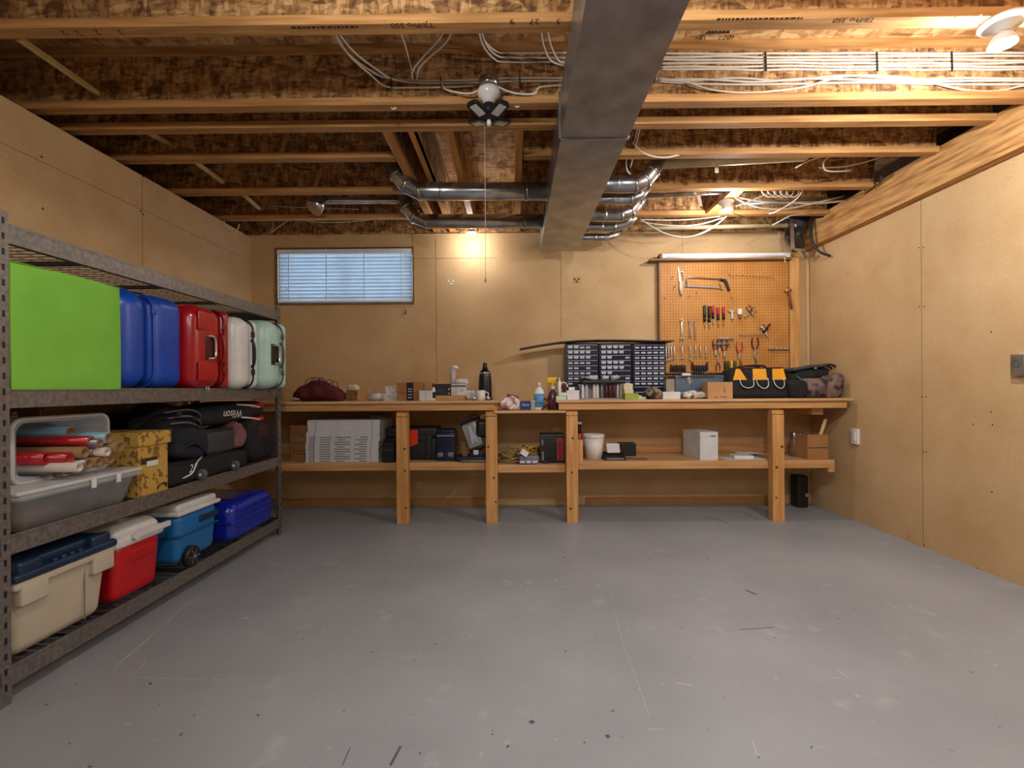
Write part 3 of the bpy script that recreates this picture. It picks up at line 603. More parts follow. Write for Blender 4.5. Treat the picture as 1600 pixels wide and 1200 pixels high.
for i in range(5):
    x = 1196 + i * 9; 
    cable('white cable coil under the joist, loop ' + ('beside the bulb', 'second from the bulb', 'in its middle', 'second from the corner', 'nearest the corner')[i], [(x, 292, 3.52), (x - 6 + i * .8, 297, 3.5), (x - 2, 304, 3.5), (x + 8, 308, 3.52), (x + 16, 302, 3.54), (x + 14, 294, 3.55), (x + 6, 290, 3.56)], .0046, group='loops of the white cable coil')
for i, (lab, o1) in enumerate((('black cable draped along the beam into the corner, upper', 0), ('black cable draped along the beam into the corner, middle', 5), ('black cable draped along the beam into the corner, lowest', 10))):
    cable(lab, [(1262, 338 + o1 * .3, 4.15), (1290, 332 + o1 * .6, 4.0), (1315, 318 + o1, 3.85), (1340, 302 + o1, 3.65), (1362, 284 + o1, 3.45), (1378, 276 + o1 * .4, 3.3)], .006, M_blackc)
cable('yellow cable bracing down from the joist toward the wall corner above the shelf', [(422, 340, 4.25), (427, 352, 4.25), (424, 363, 4.26), (432, 357, 4.25), (452, 343, 4.2), (465, 341, 4.1)], .006, M_cableY)
cable('yellow cable sagging along the joist above the window', [(455, 341, 4.05), (500, 347, 4.05), (550, 346, 4.05), (600, 341, 4.05), (632, 340, 4.05)], .005, M_cableY)
cable('tan cable hanging in a small loop at the top of the tall panel wall', [(350, 345, 3.9), (352, 356, 3.9), (362, 362, 3.9), (371, 358, 3.9), (374, 350, 3.9)], .005, M_cableY)
# black flexible hose and wrapped black duct end in the corner
cable('black corrugated hose curling down from the corner', [(1268, 336, 4.12), (1267, 355, 4.1), (1270, 378, 4.08), (1280, 393, 4.05), (1297, 400, 4.0)], .011, M_blackc, name='corrugated_hose', cat='hose')
M_bagp = mat('black_sheet_plastic', '15171c', .22, coat=.3)
p = P(1243, 365, 4.18)
def vb(q): 
    k = (q.z + .15) / .3; return Vector((q.x * (.45 + .75 * k) + .02 * math.sin(q.z * 40), q.y * (.6 + .5 * k), q.z)) + noise.noise_vector(q * 18) * .012
t = T('wrapped_vent', 'black plastic-wrapped vent end hanging in the corner under the beam', 'vent', p)
MB().rbox((0, 0, 0), (.17, .16, .30), .05, 5, None, vb, 5).build('plastic_wrap', M_bagp, t)
MB().bar((-.075, -.09, -.16), (-.085, -.09, .1), .03, .004, (0, 1, 0)).bar((-.07, -.09, -.16), (.03, -.09, -.17), .02, .004, (0, 1, 0)).build('foil_tape', M_galv2, t)
# ---------------------------------------------------------------- steel shelving
M_rack = mat('rack_steel', '8d8884', .42, .6, col2='77726e', scale=60, detail=2)
M_rackd = mat('rack_steel_dark', '55514e', .45, .5, col2='45413f', scale=60)
FX = -1.703; BX = -2.335; Y0, Y1 = 1.575, 3.495
rk = T('shelving_rack', 'tall four-tier dark steel storage rack with wire decks along the panel wall', 'shelf', ((FX + BX) / 2, (Y0 + Y1) / 2, 0))
ox, oy = (FX + BX) / 2, (Y0 + Y1) / 2
def up(x, y, sx, sy):
    m = MB(); w = .04; tk = .003; H = 1.655
    xs = (x - ox, x - ox - sx * tk); m.box(min(xs), max(xs), *sorted((y - oy, y - oy - sy * w)), 0, H)
    ys = (y - oy, y - oy - sy * tk); m.box(*sorted((x - ox, x - ox - sx * w)), *ys if ys[0] < ys[1] else ys[::-1], 0, H)
    o = m.build('upright', M_rack, rk, .001)
    s = MB()
    for k in range(31):
        z = .05 + k * .052
        xx = (x - ox + sx * .0006, x - ox - sx * .001); s.box(min(xx), max(xx), *sorted((y - oy - sy * .017, y - oy - sy * .026)), z, z + .022)
        yy = (y - oy + sy * .0006, y - oy - sy * .001); s.box(*sorted((x - ox - sx * .017, x - ox - sx * .026)), min(yy), max(yy), z, z + .022)
    s.build('slot_holes', M_blackc, o)
for x, sx in ((FX, 1), (BX, -1)):
    for y, sy in ((Y0, -1), (Y1, 1)): up(x, y, sx, sy)
LV = [.122, .565, 1.06, 1.617]
for li, z in enumerate(LV):
    h = .068
    for x, sx in ((FX - .004, -1), (BX + .004, 1)):
        m = MB(); xs = sorted((x - ox, x - ox + sx * .004)); m.box(*xs, Y0 - oy + .04 * 0, Y1 - oy, z - h, z)
        xs = sorted((x - ox, x - ox + sx * .022)); m.box(*xs, Y0 - oy, Y1 - oy, z - .012, z - .008); m.box(*xs, Y0 - oy, Y1 - oy, z - h, z - h + .003)
        m.build('long_rail', M_rack, rk, .0015)
    for y, sy in ((Y0 + .004, 1), (Y1 - .004, -1)):
        ys = sorted((y - oy, y - oy + sy * .004)); MB().box(BX - ox, FX - ox, *ys, z - h, z).build('end_rail', M_rackd, rk, .001)
    for k in range(3):
        y = Y0 + (k + 1) * (Y1 - Y0) / 4 - oy; MB().box(BX - ox + .02, FX - ox - .02, y - .012, y + .012, z - .03, z - .014).build('cross_support', M_rackd, rk)
    m = MB(); n = 44
    for k in range(n):
        y = Y0 + .03 + (Y1 - Y0 - .06) * k / (n - 1) - oy; m.bar((BX - ox + .02, y, z - .009), (FX - ox - .012, y, z - .009), .004, .004)
    for k in range(8):
        x = BX + .03 + (FX - BX - .06) * k / 7 - ox; m.bar((x, Y0 - oy + .02, z - .012), (x, Y1 - oy - .02, z - .012), .004, .004)
    m.build('wire_deck_mesh', M_rack if li else M_galv2, rk)
M_clip = mat('clip_steel', 'c9c9c9', .3, .9)
for px, py in ((325, 607), (424, 607)):
    p = PX(px, py, FX); MB().tube([(FX - ox + .002, p.y - oy - .02, p.z + .02), (FX - ox + .006, p.y - oy - .02, p.z - .03)], .003, 6).tube([(FX - ox + .002, p.y - oy + .0, p.z + .02), (FX - ox + .006, p.y - oy + .0, p.z - .03)], .003, 6).build('safety_clip', M_clip, rk)
zd = [z - .006 for z in LV]

# --- top tier of goods: green bin, suitcases
M_green = mat('green_fabric', '7cc142', .8, col2='76b93d', bump=.2, bscale=300)
p = PX(188, 449, FX); gy0, gy1 = 1.62, p.y; gh = p.z - zd[2]
t = T('fabric_bin', 'lime green fabric storage bin with a smooth flat front panel', 'bin', (-2.0, (gy0 + gy1) / 2, zd[2]))
def gw(q): return q + Vector((.004 * math.sin(q.y * 9 + q.z * 6), 0, 0))
hy = (gy1 - gy0) / 2 - .002
MB().rbox((.292, 0, gh / 2), (.012, hy * 2, gh), .005, 2, None, gw, 8).build('front_panel', M_green, t)
MB().box(-.29, .285, -hy, -hy + .008, 0, gh - .004).box(-.29, .285, hy - .008, hy, 0, gh - .004).box(-.29, -.282, -hy, hy, 0, gh - .004).box(-.29, .285, -hy, hy, 0, .008).build('fabric_sides', M_green, t)
M_greend = mat('green_fabric_edge', '5f9a2c', .8)
MB().box(.298, .3, -hy, hy, gh - .006, gh - .002).build('top_seam', M_greend, t)

def suitcase(label, ya, yb, xf, top, m, seam_m, handle='inset', gm=None, rad=.07, rm=None, grip=True, lean=0, seam_k=.72):
    wy = yb - ya; H = top - zd[2]; t = T('hard_suitcase', label, 'suitcase', (xf - .29, (ya + yb) / 2, zd[2]), 0, 'hard-shell suitcases on the rack')
    sy = -wy / 2 + wy * seam_k
    MB().rbox((0, (-wy / 2 + sy) / 2 - .002, H / 2), (.58, sy + wy / 2 - .004, H), rad, 6).build('shell', m, t)
    MB().rbox((-.004, (sy + wy / 2) / 2 + .002, H / 2), (.572, wy / 2 - sy - .004, H * .985), rad * .7, 6).build('shell', m, t)
    # seam band around the case
    n = 10; pts = []; hx, hz, r = .288, H / 2 - .004, rad
    for cx, cz, a0 in ((hx - r, hz - r, 0), (-hx + r, hz - r, PI / 2), (-hx + r, -hz + r, PI), (hx - r, -hz + r, 1.5 * PI)):
        pts += [Vector((cx + r * math.cos(a0 + PI / 2 * k / n), sy, H / 2 + cz + r * math.sin(a0 + PI / 2 * k / n))) for k in range(n + 1)]
    MB().tube(pts, .006, 6, closed=True).build('closing_seam', seam_m, t)
    # ribs moulded in the front shell
    y = (-wy / 2 + sy) / 2
    if handle == 'inset':
        rc = MB().rbox((.286, y - .01, H * .5), (.012, min(.08, wy * .36), .14), .006, 3).build('handle_recess', rm or M_black, t)
        MB().tube(smooth([(.293, y - .03, H * .5 - .062), (.298, y + .012, H * .5 - .058), (.3, y + .028, H * .5 - .04), (.3, y + .03, H * .5), (.3, y + .028, H * .5 + .04), (.298, y + .012, H * .5 + .058), (.293, y - .03, H * .5 + .062)], 4), .0085, 8).build('pull_handle', M_chrome, rc)
    g = gm or M_black
    gy = sy - .035 if handle == 'inset' else sy - .02
    if grip: MB().tube(smooth([(.288, gy, H * .5 - .085), (.304, gy, H * .5 - .06), (.31, gy, H * .5), (.304, gy, H * .5 + .06), (.288, gy, H * .5 + .085)], 5), .0085, 8).build('carry_handle', g, t)
    for dz in (.24, .78) if grip else ((.8,)): MB().rbox((.288, sy, H * dz), (.012, .03, .035), .004, 2).build('latch', g, t)
    return t
M_blue = mat('glossy_blue_shell', '0646b4', .38, col2='0440a6', coat=.15); M_red = mat('glossy_red_shell', 'b0101e', .22, col2='a00d1a', coat=.5)
M_wht = mat('white_shell', 'dfe2e0', .3, coat=.3); M_mint = mat('mint_shell', 'b5dcd0', .35, coat=.2); M_grey = mat('grey_trim', '55585c', .5)
def yy(px, X): return PX(px, 600, X).y
t = suitcase('glossy blue hard suitcase standing beside the lime green bin', gy1 + .004, 2.49, -1.700, 1.052 + .462, M_blue, M_blue, 'none', M_blue, .09, grip=False, seam_k=.45)
MB().lathe([(.0001, .001), (.016, .002), (.018, 0)][::-1], (0, 0, 0), 20, Matrix.Translation((.1, -(2.49 - gy1) / 2 + .002, .24)) @ Matrix.Rotation(PI / 2, 4, 'X')).build('round_badge', M_whiteink, t)
t = suitcase('glossy red hard suitcase with a chrome pull handle, standing on the rack', 2.50, 2.83, -1.665, 1.052 + .458, M_red, mat('dark_red_seam', '5e0810', .4), 'inset', mat('dark_red_grip', '8a0c18', .3), .08, rm=mat('dark_red_recess', '4a060c', .4), seam_k=.78)
for sgn in (-1, 1): MB().rbox((.2865, -.06, .23 + sgn * .135), (.011, .15, .1), .0055, 4).build('moulded_panel', M_red, t)
suitcase('white hard suitcase with a dark seam, standing between the red and mint ones', 2.84, 3.10, -1.638, 1.052 + .44, M_wht, M_black, 'none', M_black, .07, seam_k=.66)
suitcase('pale mint hard suitcase standing at the far end of the rack', 3.11, 3.40, -1.598, 1.052 + .458, M_mint, M_grey, 'inset', M_grey, .08, seam_k=.7)

# --- second tier
zs = zd[1]
def clearbin(mb, L_, W_, H_, tp=.04, th=.004, lid=False):  # open-topped tapered bin, x length, y width
    r = .04; 
    def ring(l, w, z, r=r): return [Vector((sx * (l - r) + r * math.cos(a), sy * (w - r) + r * math.sin(a), z)) for sx, sy, a0 in ((1, 1, 0), (-1, 1, PI / 2), (-1, -1, PI), (1, -1, 1.5 * PI)) for a in (a0 + PI / 2 * k / 5 for k in range(6))]
    rs = [ring(L_ / 2 - tp, W_ / 2 - tp, 0), ring(L_ / 2 - .006, W_ / 2 - .006, H_ - .02), ring(L_ / 2 + .008, W_ / 2 + .008, H_ - .018), ring(L_ / 2 + .008, W_ / 2 + .008, H_), ring(L_ / 2 - .008, W_ / 2 - .008, H_), ring(L_ / 2 - tp - .003, W_ / 2 - tp - .003, .005)]
    n = 24; vs = [v for q in rs for v in q]
    fs = [(i * n + k, i * n + (k + 1) % n, (i + 1) * n + (k + 1) % n, (i + 1) * n + k) for i in range(5) for k in range(n)] + [tuple(range(n))[::-1], tuple(5 * n + k for k in range(n))]
    return mb.add(vs, fs, True)
lx0, lx1 = -2.24, -1.695; ly0, ly1 = 1.63, 2.17
t = T('clear_storage_box', 'shallow clear plastic storage box with white lid, under the tilted bin of rolls', 'box', ((lx0 + lx1) / 2, (ly0 + ly1) / 2, zs))
clearbin(MB(), lx1 - lx0, ly1 - ly0, .13, .035).build('box_body', M_glassy, t)
M_lid = mat('frosted_white_lid', 'd9dce0', .35, alpha=.8)
MB().rbox((0, 0, .138), (lx1 - lx0 + .012, ly1 - ly0 + .012, .016), .007, 3).build('lid', M_lid, t)
MB().box(.285, .29, .0, .02, .105, .14).box(.285, .29, .12, .14, .105, .14).build('lid_latch', M_white, t)
p = Vector((-1.80, 2.0, zs)); solo('adhesive_tape_gun', 'dark grey gadget seen through the clear storage box', 'tool', MB().lathe([(.03, 0), (.035, .03), (.02, .06), (.025, .085)], (0, 0, .006), 12).box(-.03, .06, -.01, .03, .004, .02), mat('gadget_grey', '3a3c44', .5), (-1.86, 2.0, zs + .004)).name = 'gadget'
solo('paper_bag', 'brown paper wad seen through the clear storage box', 'paper', MB().rbox((0, 0, .035), (.25, .2, .06), .025, 4, None, crumple(.02, 14, 2), 4), M_card, (-1.90, 1.78, zs + .004))
# tilted bin lying on its side, open towards the room
zb0 = zs + .148
a = PX(30, 700, -1.82); e = PX(180, 700, -1.82)
bw = .40; bh = .225; t = T('clear_tub', 'clear plastic tub lying on its side, full of gift-wrap rolls', 'tub', (-1.84, a.y + bw / 2, zb0 + bh / 2 + .006))
ml = MB(); clearbin(ml, bh, bw, .36, .02)
M = Matrix.Translation((-.36, 0, 0)) @ Matrix.Rotation(PI / 2, 4, 'Y')
ml.v = [tuple(M @ Vector(v)) for v in ml.v]; ml.build('tub_body', M_glassy, t)
rim = MB(); R = [Vector(v) for v in ml.v[3 * 24:4 * 24]]; rim.tube([(v.x, v.y, v.z) for v in R], .008, 8, closed=True).build('tub_rim', M_lid, t)
ty = t.location.y; tz = t.location.z
M_kraft = mat('kraft_tube', '9a7550', .7); M_redf = mat('red_foil_wrap', 'b3101f', .25, coat=.6); M_bluw = mat('pale_blue_wrap', '7fb2cc', .35, coat=.3); M_strip = mat('striped_wrap', '8b8f9c', .5, col2='3b3f4c', scale=3, stretch=(1, 60, 60), lo=.45, hi=.55); M_ptube = mat('white_card_tube', 'd5cec6', .6); M_silv = mat('silver_wrap', '8d8a90', .35, .5)
def roll(label, px, py, X, r, m, inner=M_kraft, L=.40):
    q = PX(px, py, X); t = T('wrapping_roll', label, 'roll', (X, q.y, q.z), 0, 'gift-wrap rolls in the tub')
    n = 18; rim = 'lathe'
    Mx = Matrix.Rotation(PI / 2, 4, 'Y')
    MB().lathe([(r, -L), (r, 0), (r * .86, 0), (r * .86, -L)], (0, 0, 0), n, Mx).build('outer_wrap', m, t)
    MB().lathe([(r * .86, -L), (r * .86, .004), (r * .74, .004), (r * .74, -L)], (0, 0, 0), n, Mx).build('card_core', inner, t)
    return t
RO = [('gift-wrap roll in pale blue paper, thick, topmost toward the gold box', 170, 684, -1.72, .024, M_bluw, M_kraft), ('dark red foil roll at the top of the tub, middle', 142, 689, -1.73, .021, M_redf, M_kraft),
      ('slim kraft tube squeezed between the red foil roll and the blue roll', 156, 692, -1.71, .017, M_silv, M_kraft), ('wide open kraft tube resting against the gold leaf-print box', 187, 698, -1.70, .025, M_kraft, M_kraft),
      ('brown kraft tube in the centre of the tub', 132, 707, -1.72, .023, M_kraft, M_kraft), ('white-rimmed card tube, upper, under the slim kraft tube', 167, 706, -1.70, .019, M_ptube, M_ptube),
      ('bright red foil roll jutting out low in the tub', 108, 716, -1.74, .024, M_redf, M_redf), ('kraft tube hidden beneath the white-rimmed upper tube', 154, 722, -1.72, .021, M_kraft, M_kraft),
      ('bright white-rimmed card tube, lowest in the tub', 123, 730, -1.69, .019, M_ptube, M_ptube), ('grey tube between the lowest white tube and the kraft ones', 138, 724, -1.71, .02, M_silv, M_kraft),
      ('short kraft tube lying lowest beside the gold leaf-print box', 172, 718, -1.71, .019, M_kraft, M_kraft), ('blue paper roll lying at the very back top of the tub', 110, 676, -1.86, .026, M_bluw, M_kraft),
      ('striped paper roll along the floor of the tub', 84, 733, -1.80, .023, M_strip, M_kraft), ('long red foil roll against the near side of the tub', 72, 716, -1.80, .025, M_redf, M_redf), ('silver roll stacked behind the brown centre tube', 148, 706, -1.74, .018, M_silv, M_kraft)]
for r_ in RO:
    t = roll(*r_)
# gold leaf-print box
M_gold = mat('gold_leaf_print', 'c09a4a', .6, col2='80602a', scale=34, detail=2, lo=.43, hi=.47)
gy0b, gy1b = 2.185, PX(262, 700, -1.72).y
t = T('gift_box', 'gold cardboard box printed with brown leaves, with an oval handle hole', 'box', (-1.97, (gy0b + gy1b) / 2, zs))
hb = (gy1b - gy0b) / 2; H = PX(262, 672, -1.72).z - zs
MB().box(-.25, .25, -hb, hb, 0, H).build('box_body', M_gold, t, .002)
MB().box(-.26, .26, -hb - .008, hb + .012, H - .06, H + .002).build('box_lid', M_gold, t, .002)
MB().rbox((.2505, -.025, H * .55), (.004, .1, .028), .002, 3).build('handle_hole', M_ink, t)
MB().rbox((.253, -.01, H * .5), (.004, .07, .026), .002, 3).build('paper_tag', M_whiteink, t)
MB().tube(smooth([(.254, .02, .02), (.256, .03, .035), (.256, .07, .04), (.254, .08, .02)], 4), .003, 6).build('string_loop', M_ink, t)
# dark carton at the back
M_brnd = mat('dark_carton', '6b4a2c', .8)
t = T('dark_carton', 'dark brown carton behind the tilted tub, printed with small white pyramids', 'box', (-2.39, 2.0, zs))
MB().box(.07, .1, -.33, .33, 0, .44).build('carton_body', M_brnd, t, .003)
for yq in (-.22, -.13, .19):
    m = MB()
    for r_ in range(4): m.box(.1, .1015, yq - .03 + r_ * .0065, yq + .03 - r_ * .0065, .34 + r_ * .015, .351 + r_ * .015)
    m.build('pyramid_print', M_whiteink, t)
# wheeled duffel lying flat
wy0, wy1 = PX(262, 740, -1.715).y + .01, PX(389, 720, -1.715).y
t = T('wheeled_duffel', 'black wheeled duffel lying flat, its two wheels facing the room', 'bag', (-1.985, (wy0 + wy1) / 2, zs))
hw_ = (wy1 - wy0) / 2
MB().rbox((.12, 0, .055), (.30, hw_ * 2, .11), .035, 5, None, crumple(.006, 8, 1), 5).build('bag_body', M_blackf, t)
for s, px in ((-1, 313), (1, 365)):
    y = PX(px, 730, -1.70).y - t.location.y
    w = MB().lathe([(.012, -.012), (.026, -.012), (.03, -.006), (.03, .006), (.026, .012), (.012, .012)], (0, 0, 0), 20, Matrix.Translation((.292, y, .036)) @ Matrix.Rotation(PI / 2, 4, 'X')).build('wheel', M_grey, t)
    MB().rbox((.262, y, .05), (.03, .05, .07), .01, 3).build('wheel_housing', M_black, t)
    MB().lathe([(.008, -.0135), (.008, .0135)], (0, 0, 0), 12, Matrix.Translation((.292, y, .036)) @ Matrix.Rotation(PI / 2, 4, 'X')).build('wheel_hub', M_whiteink, t)
MB().tube(smooth([(.26, -.3, .03), (.275, -.2, .05), (.275, -.16, .1), (.2, 0, .114), (.12, .1, .115)], 5), .004, 6).build('piping', M_whiteink, t)
text('27', .06, M_whiteink, t, (.274, -.19, .075), (PI / 2, 0, PI / 2), shear=.3)
# backpack slumped on it
t = T('backpack', 'slumped black backpack with buckles and straps, behind the gold box', 'bag', (-1.92, 2.60, zs + .065))
MB().rbox((0, -.0, .20), (.27, .33, .30), .12, 6, None, crumple(.035, 5, 4), 6).build('pack_body', M_blackf, t)
MB().rbox((.12, .02, .14), (.10, .26, .16), .05, 5, None, crumple(.02, 8, 6), 4).build('front_pocket', M_navyf, t)
for k in range(3): MB().tube(smooth([(.12, -.14 + k * .02, .31 - k * .03), (.15, 0, .32 - k * .035), (.145, .1, .29 - k * .04), (.11, .15, .24 - k * .04)], 5), .006, 6).build('strap', M_grey, t)
for y, z in ((-.08, .3), (.04, .27), (.08, .22)): MB().rbox((.155, y, z), (.014, .035, .022), .004, 2).build('buckle', M_black, t)
MB().tube(smooth([(.15, -.1, .1), (.18, 0, .14), (.175, .1, .08), (.15, .17, .04)], 5), .009, 6).build('strap', M_navyf, t)
# racket bag
t = T('racket_bag', 'long black racket bag with red and white trim, lettered upside down', 'bag', (-1.93, 3.08, zs + .285))
def rb(q): return Vector((q.x, q.y, q.z * (1 - .25 * abs(q.y) / .6) + .01 * math.sin(q.y * 6)))
MB().rbox((0, 0, .06), (.30, .70, .13), .055, 6, None, rb, 8).build('bag_body', M_blackf, t)
M_redfab = mat('red_fabric', 'c8251d', .6)
for k, (z0, z1) in enumerate(((.11, .085), (.03, .0))): MB().tube(smooth([(.13, .02, z0), (.15, .16, z1 + .015), (.15, .25, z1), (.13, .33, z1 + .004)], 5), .006, 6).build('white_piping', M_whiteink, t)
MB().rbox((.09, .24, .09), (.12, .19, .04), .018, 4).build('red_end_panel', M_redfab, t); MB().rbox((.1, .26, .0), (.1, .15, .03), .014, 4).build('red_end_panel', M_redfab, t)
text('Wilson', .07, M_whiteink, t, (.153, -.05, .055), (PI / 2, PI, PI / 2), shear=.25)
# props that carry the racket bag: duffel behind
t = T('sports_duffel', 'big black sports duffel wedged at the rear under the racket bag', 'bag', (-2.19, 2.80, zs))
MB().rbox((0, 0, .19), (.20, .95, .36), .12, 6, None, crumple(.02, 6, 3), 5).build('bag_body', M_blackf, t)
MB().tube(smooth([(.07, -.3, .34), (.1, -.2, .36), (.1, 0, .36), (.07, .1, .34)], 5), .01, 6).build('carry_handle', M_navyf, t)
# pouches on top of the wheeled duffel
M_pouch = mat('grey_mesh_pouch', '3b3b44', .75, col2='33333b', bump=.3, bscale=300)
zt = zs + .11
def pin(px0, px1, X): a = PX(px0, 690, X).y; b_ = PX(px1, 690, X).y; return (a + b_) / 2, b_ - a
c_, w_ = pin(327, 373, -1.74)
t = T('fabric_pouch', 'charcoal fabric pouch sitting on the wheeled duffel beside an orange pocket', 'bag', (-1.86, c_, zt - .004))
MB().rbox((0, 0, .075), (.22, w_, .15), .04, 5, None, crumple(.008, 9, 8), 4).build('bag_body', M_pouch, t); MB().tube(smooth([(.1, -w_ / 2 + .02, .145), (.112, 0, .152), (.1, w_ / 2 - .02, .145)], 5), .003, 6).build('zip', M_black, t)
c_, w_ = pin(311, 326, -1.74)
M_orange = mat('orange_fabric', 'e5611f', .55)
t = T('orange_sack', 'small bright orange sack gaping open beside the charcoal pouch', 'bag', (-1.83, c_, zt - .004))
MB().lathe([(.012, 0), (.03, .05), (.04, .1), (.043, .15), (.036, .16), (.03, .1)], (.03, 0, 0), 16, None, 1, .8).build('sack_body', M_orange, t); MB().tube(arc((.03, 0, .155), .04, 0, 2 * PI, 18, (1, 0, 0), (0, .8, 0))[:-1], .005, 6, closed=True).build('pink_rim', mat('pink_edging', 'c9806a', .6), t)
c_, w_ = pin(374, 389, -1.74)
M_mauve = mat('mauve_cloth', '7b5157', .8, bump=.3, bscale=60)
solo('crumpled_cloth', 'mauve crumpled cloth stuffed between the charcoal pouch and dark bag', 'cloth', MB().rbox((0, 0, .085), (.2, w_, .17), .03, 5, None, crumple(.025, 14, 5), 5), M_mauve, (-1.86, c_, zt - .002))
c_, w_ = pin(390, 431, -1.74)
t = T('soft_bag', 'soft dark bag with a red lining at the far end of the rack', 'bag', (-1.86, c_, zs))
MB().rbox((0, 0, .14), (.28, w_, .28), .07, 6, None, crumple(.02, 7, 12), 5).build('bag_body', M_blackf, t); MB().rbox((.12, -.03, .2), (.05, .14, .1), .02, 4, None, crumple(.01, 12, 3), 3).build('dark_red_lining', mat('maroon_fabric', '3c1417', .8), t)

# --- bottom tier
zs = zd[0]
M_beige = mat('beige_plastic', 'c6beac', .5, col2='c0b8a6'); M_navy = mat('navy_plastic', '17304f', .4, col2='142a46')
ty0, ty1 = 1.63, 2.045; xf = -1.705
t = T('storage_tote', 'large beige storage tote with a heavy navy lid, nearest on the bottom tier', 'tote', (xf - .3, (ty0 + ty1) / 2, zs))
w = ty1 - ty0
def tap(q): k = 1 - .09 * (1 - (q.z + .14) / .28); return Vector((q.x * k, q.y * k, q.z))
MB().rbox((0, 0, .143), (.57, w - .02, .28), .04, 5, None, tap, 2).build('tote_body', M_beige, t)
MB().rbox((0, 0, .262), (.6, w, .035), .012, 3).build('tote_collar', M_beige, t)
for y in (-w * .33, w * .36): MB().rbox((.284, y, .225), (.035, w * .24, .075), .008, 3).build('latch_pocket', M_beige, t)
MB().box(.276, .279, w * .19, w * .2, 0.02, .22).build('corner_groove', mat('groove_shadow', '8d867a', .7), t)
ld = MB().rbox((0, 0, .29), (.615, w + .01, .032), .013, 4).build('lid_rim', M_navy, t)
MB().rbox((-.01, 0, .318), (.56, w - .04, .045), .018, 4).build('lid', M_navy, t)
for y in (-w * .36, w * .34): MB().rbox((.275, y, .318), (.05, w * .22, .05), .014, 4).build('lid_latch', M_navy, t)
for k in range(4): MB().rbox((.292, -.06 + k * .035, .305), (.02, .02, .024), .008, 3).build('lid_rib', M_navy, t)
# red cooler
M_cred = mat('cooler_red', 'c4101c', .35, col2='b40d18', coat=.2); M_cw = mat('cooler_white', 'd9dadb', .4)
ry0, ry1 = 2.08, PX(252, 900, -1.74).y; w = ry1 - ry0
t = T('cooler', 'red cooler with a white lid and white swing handle', 'cooler', (-1.95, (ry0 + ry1) / 2, zs))
def tp2(q): k = 1 - .07 * (1 - (q.z + .13) / .26); return Vector((q.x * k, q.y * k, q.z))
MB().rbox((0, 0, .125), (.43, w, .25), .035, 5, None, tp2, 2).build('cooler_body', M_cred, t)
for k in range(5):
    zk = .05 + k * .036; kk = 1 - .07 * (1 - zk / .26); MB().rbox((-.05, 0, zk), (.43 * kk - .1, w * kk + .004, .007), .003, 2).build('body_rib', M_cred, t)
MB().rbox((.205, .02, .185), (.02, w * .5, .05), .006, 3).build('grip_pocket', M_cred, t)
MB().rbox((0, 0, .262), (.45, w + .02, .05), .018, 4).build('lid_rim', M_cw, t)
def dome(q): return Vector((q.x * (1 - .12 * max(0, q.z / .035)), q.y * (1 - .12 * max(0, q.z / .035)), q.z))
MB().rbox((0, 0, .30), (.42, w - .01, .07), .028, 5, None, dome, 1).build('lid', M_cw, t)
MB().box(.215, .232, -.04, w / 2 + .04, .262, .288).build('swing_handle', M_cw, t, .003)
MB().lathe([(.014, 0), (.014, .02)], (0, 0, 0), 12, Matrix.Translation((.222, -.05, .275)) @ Matrix.Rotation(PI / 2, 4, 'Y')).build('handle_pivot', M_cw, t)
# blue wheeled cooler
M_cblue = mat('cooler_blue', '1b6fb3', .35, col2='1767a8', coat=.2)
cy0, cy1 = 2.44, PX(342, 850, -1.715).y; w = cy1 - cy0
t = T('wheeled_cooler', 'bright blue wheeled cooler with a white lid and black wheel', 'cooler', (-1.945, (cy0 + cy1) / 2, zs))
H = PX(340, 778, -1.715).z - zs - .02
MB().rbox((0, 0, .035 + (H - .035) / 2), (.46, w, H - .035), .04, 5, None, tp2, 1).build('cooler_body', M_cblue, t)
MB().rbox((0, .0, H * .62), (.463, w + .004, .008), .003, 2).build('body_groove', mat('groove_blue', '0e4a80', .5), t)
MB().rbox((.228, .08, H * .8), (.012, .16, .035), .005, 3).build('grip_recess', M_navy, t)
MB().rbox((0, 0, H + .006), (.48, w + .02, .022), .01, 3).build('lid_rim', M_cw, t)
MB().rbox((0, 0, H + .032), (.45, w - .01, .042), .018, 4).build('lid', M_cw, t)
wheel = lambda y: MB().lathe([(.02, -.018), (.048, -.018), (.056, -.011), (.056, .011), (.048, .018), (.02, .018)], (0, 0, 0), 28, Matrix.Translation((.232, y, .06)) @ Matrix.Rotation(PI / 2, 4, 'Y'))
for xx in (1,):
    wh = wheel(-w / 2 + .09).build('wheel', M_black, t); sp = MB()
    for k in range(6):
        a_ = k * PI / 3; sp.bar((.251, -w / 2 + .09, .06), (.251, -w / 2 + .09 + .042 * math.cos(a_), .06 + .042 * math.sin(a_)), .007, .004, (1, 0, 0))
    sp.build('wheel_spokes', M_grey, wh); MB().lathe([(.009, 0), (.007, .006)], (0, 0, 0), 12, Matrix.Translation((.251, -w / 2 + .09, .06)) @ Matrix.Rotation(PI / 2, 4, 'Y')).build('wheel_cap', M_chrome, wh)
MB().rbox((0, w / 2 - .06, .018), (.3, .05, .036), .01, 3).build('foot', M_black, t)
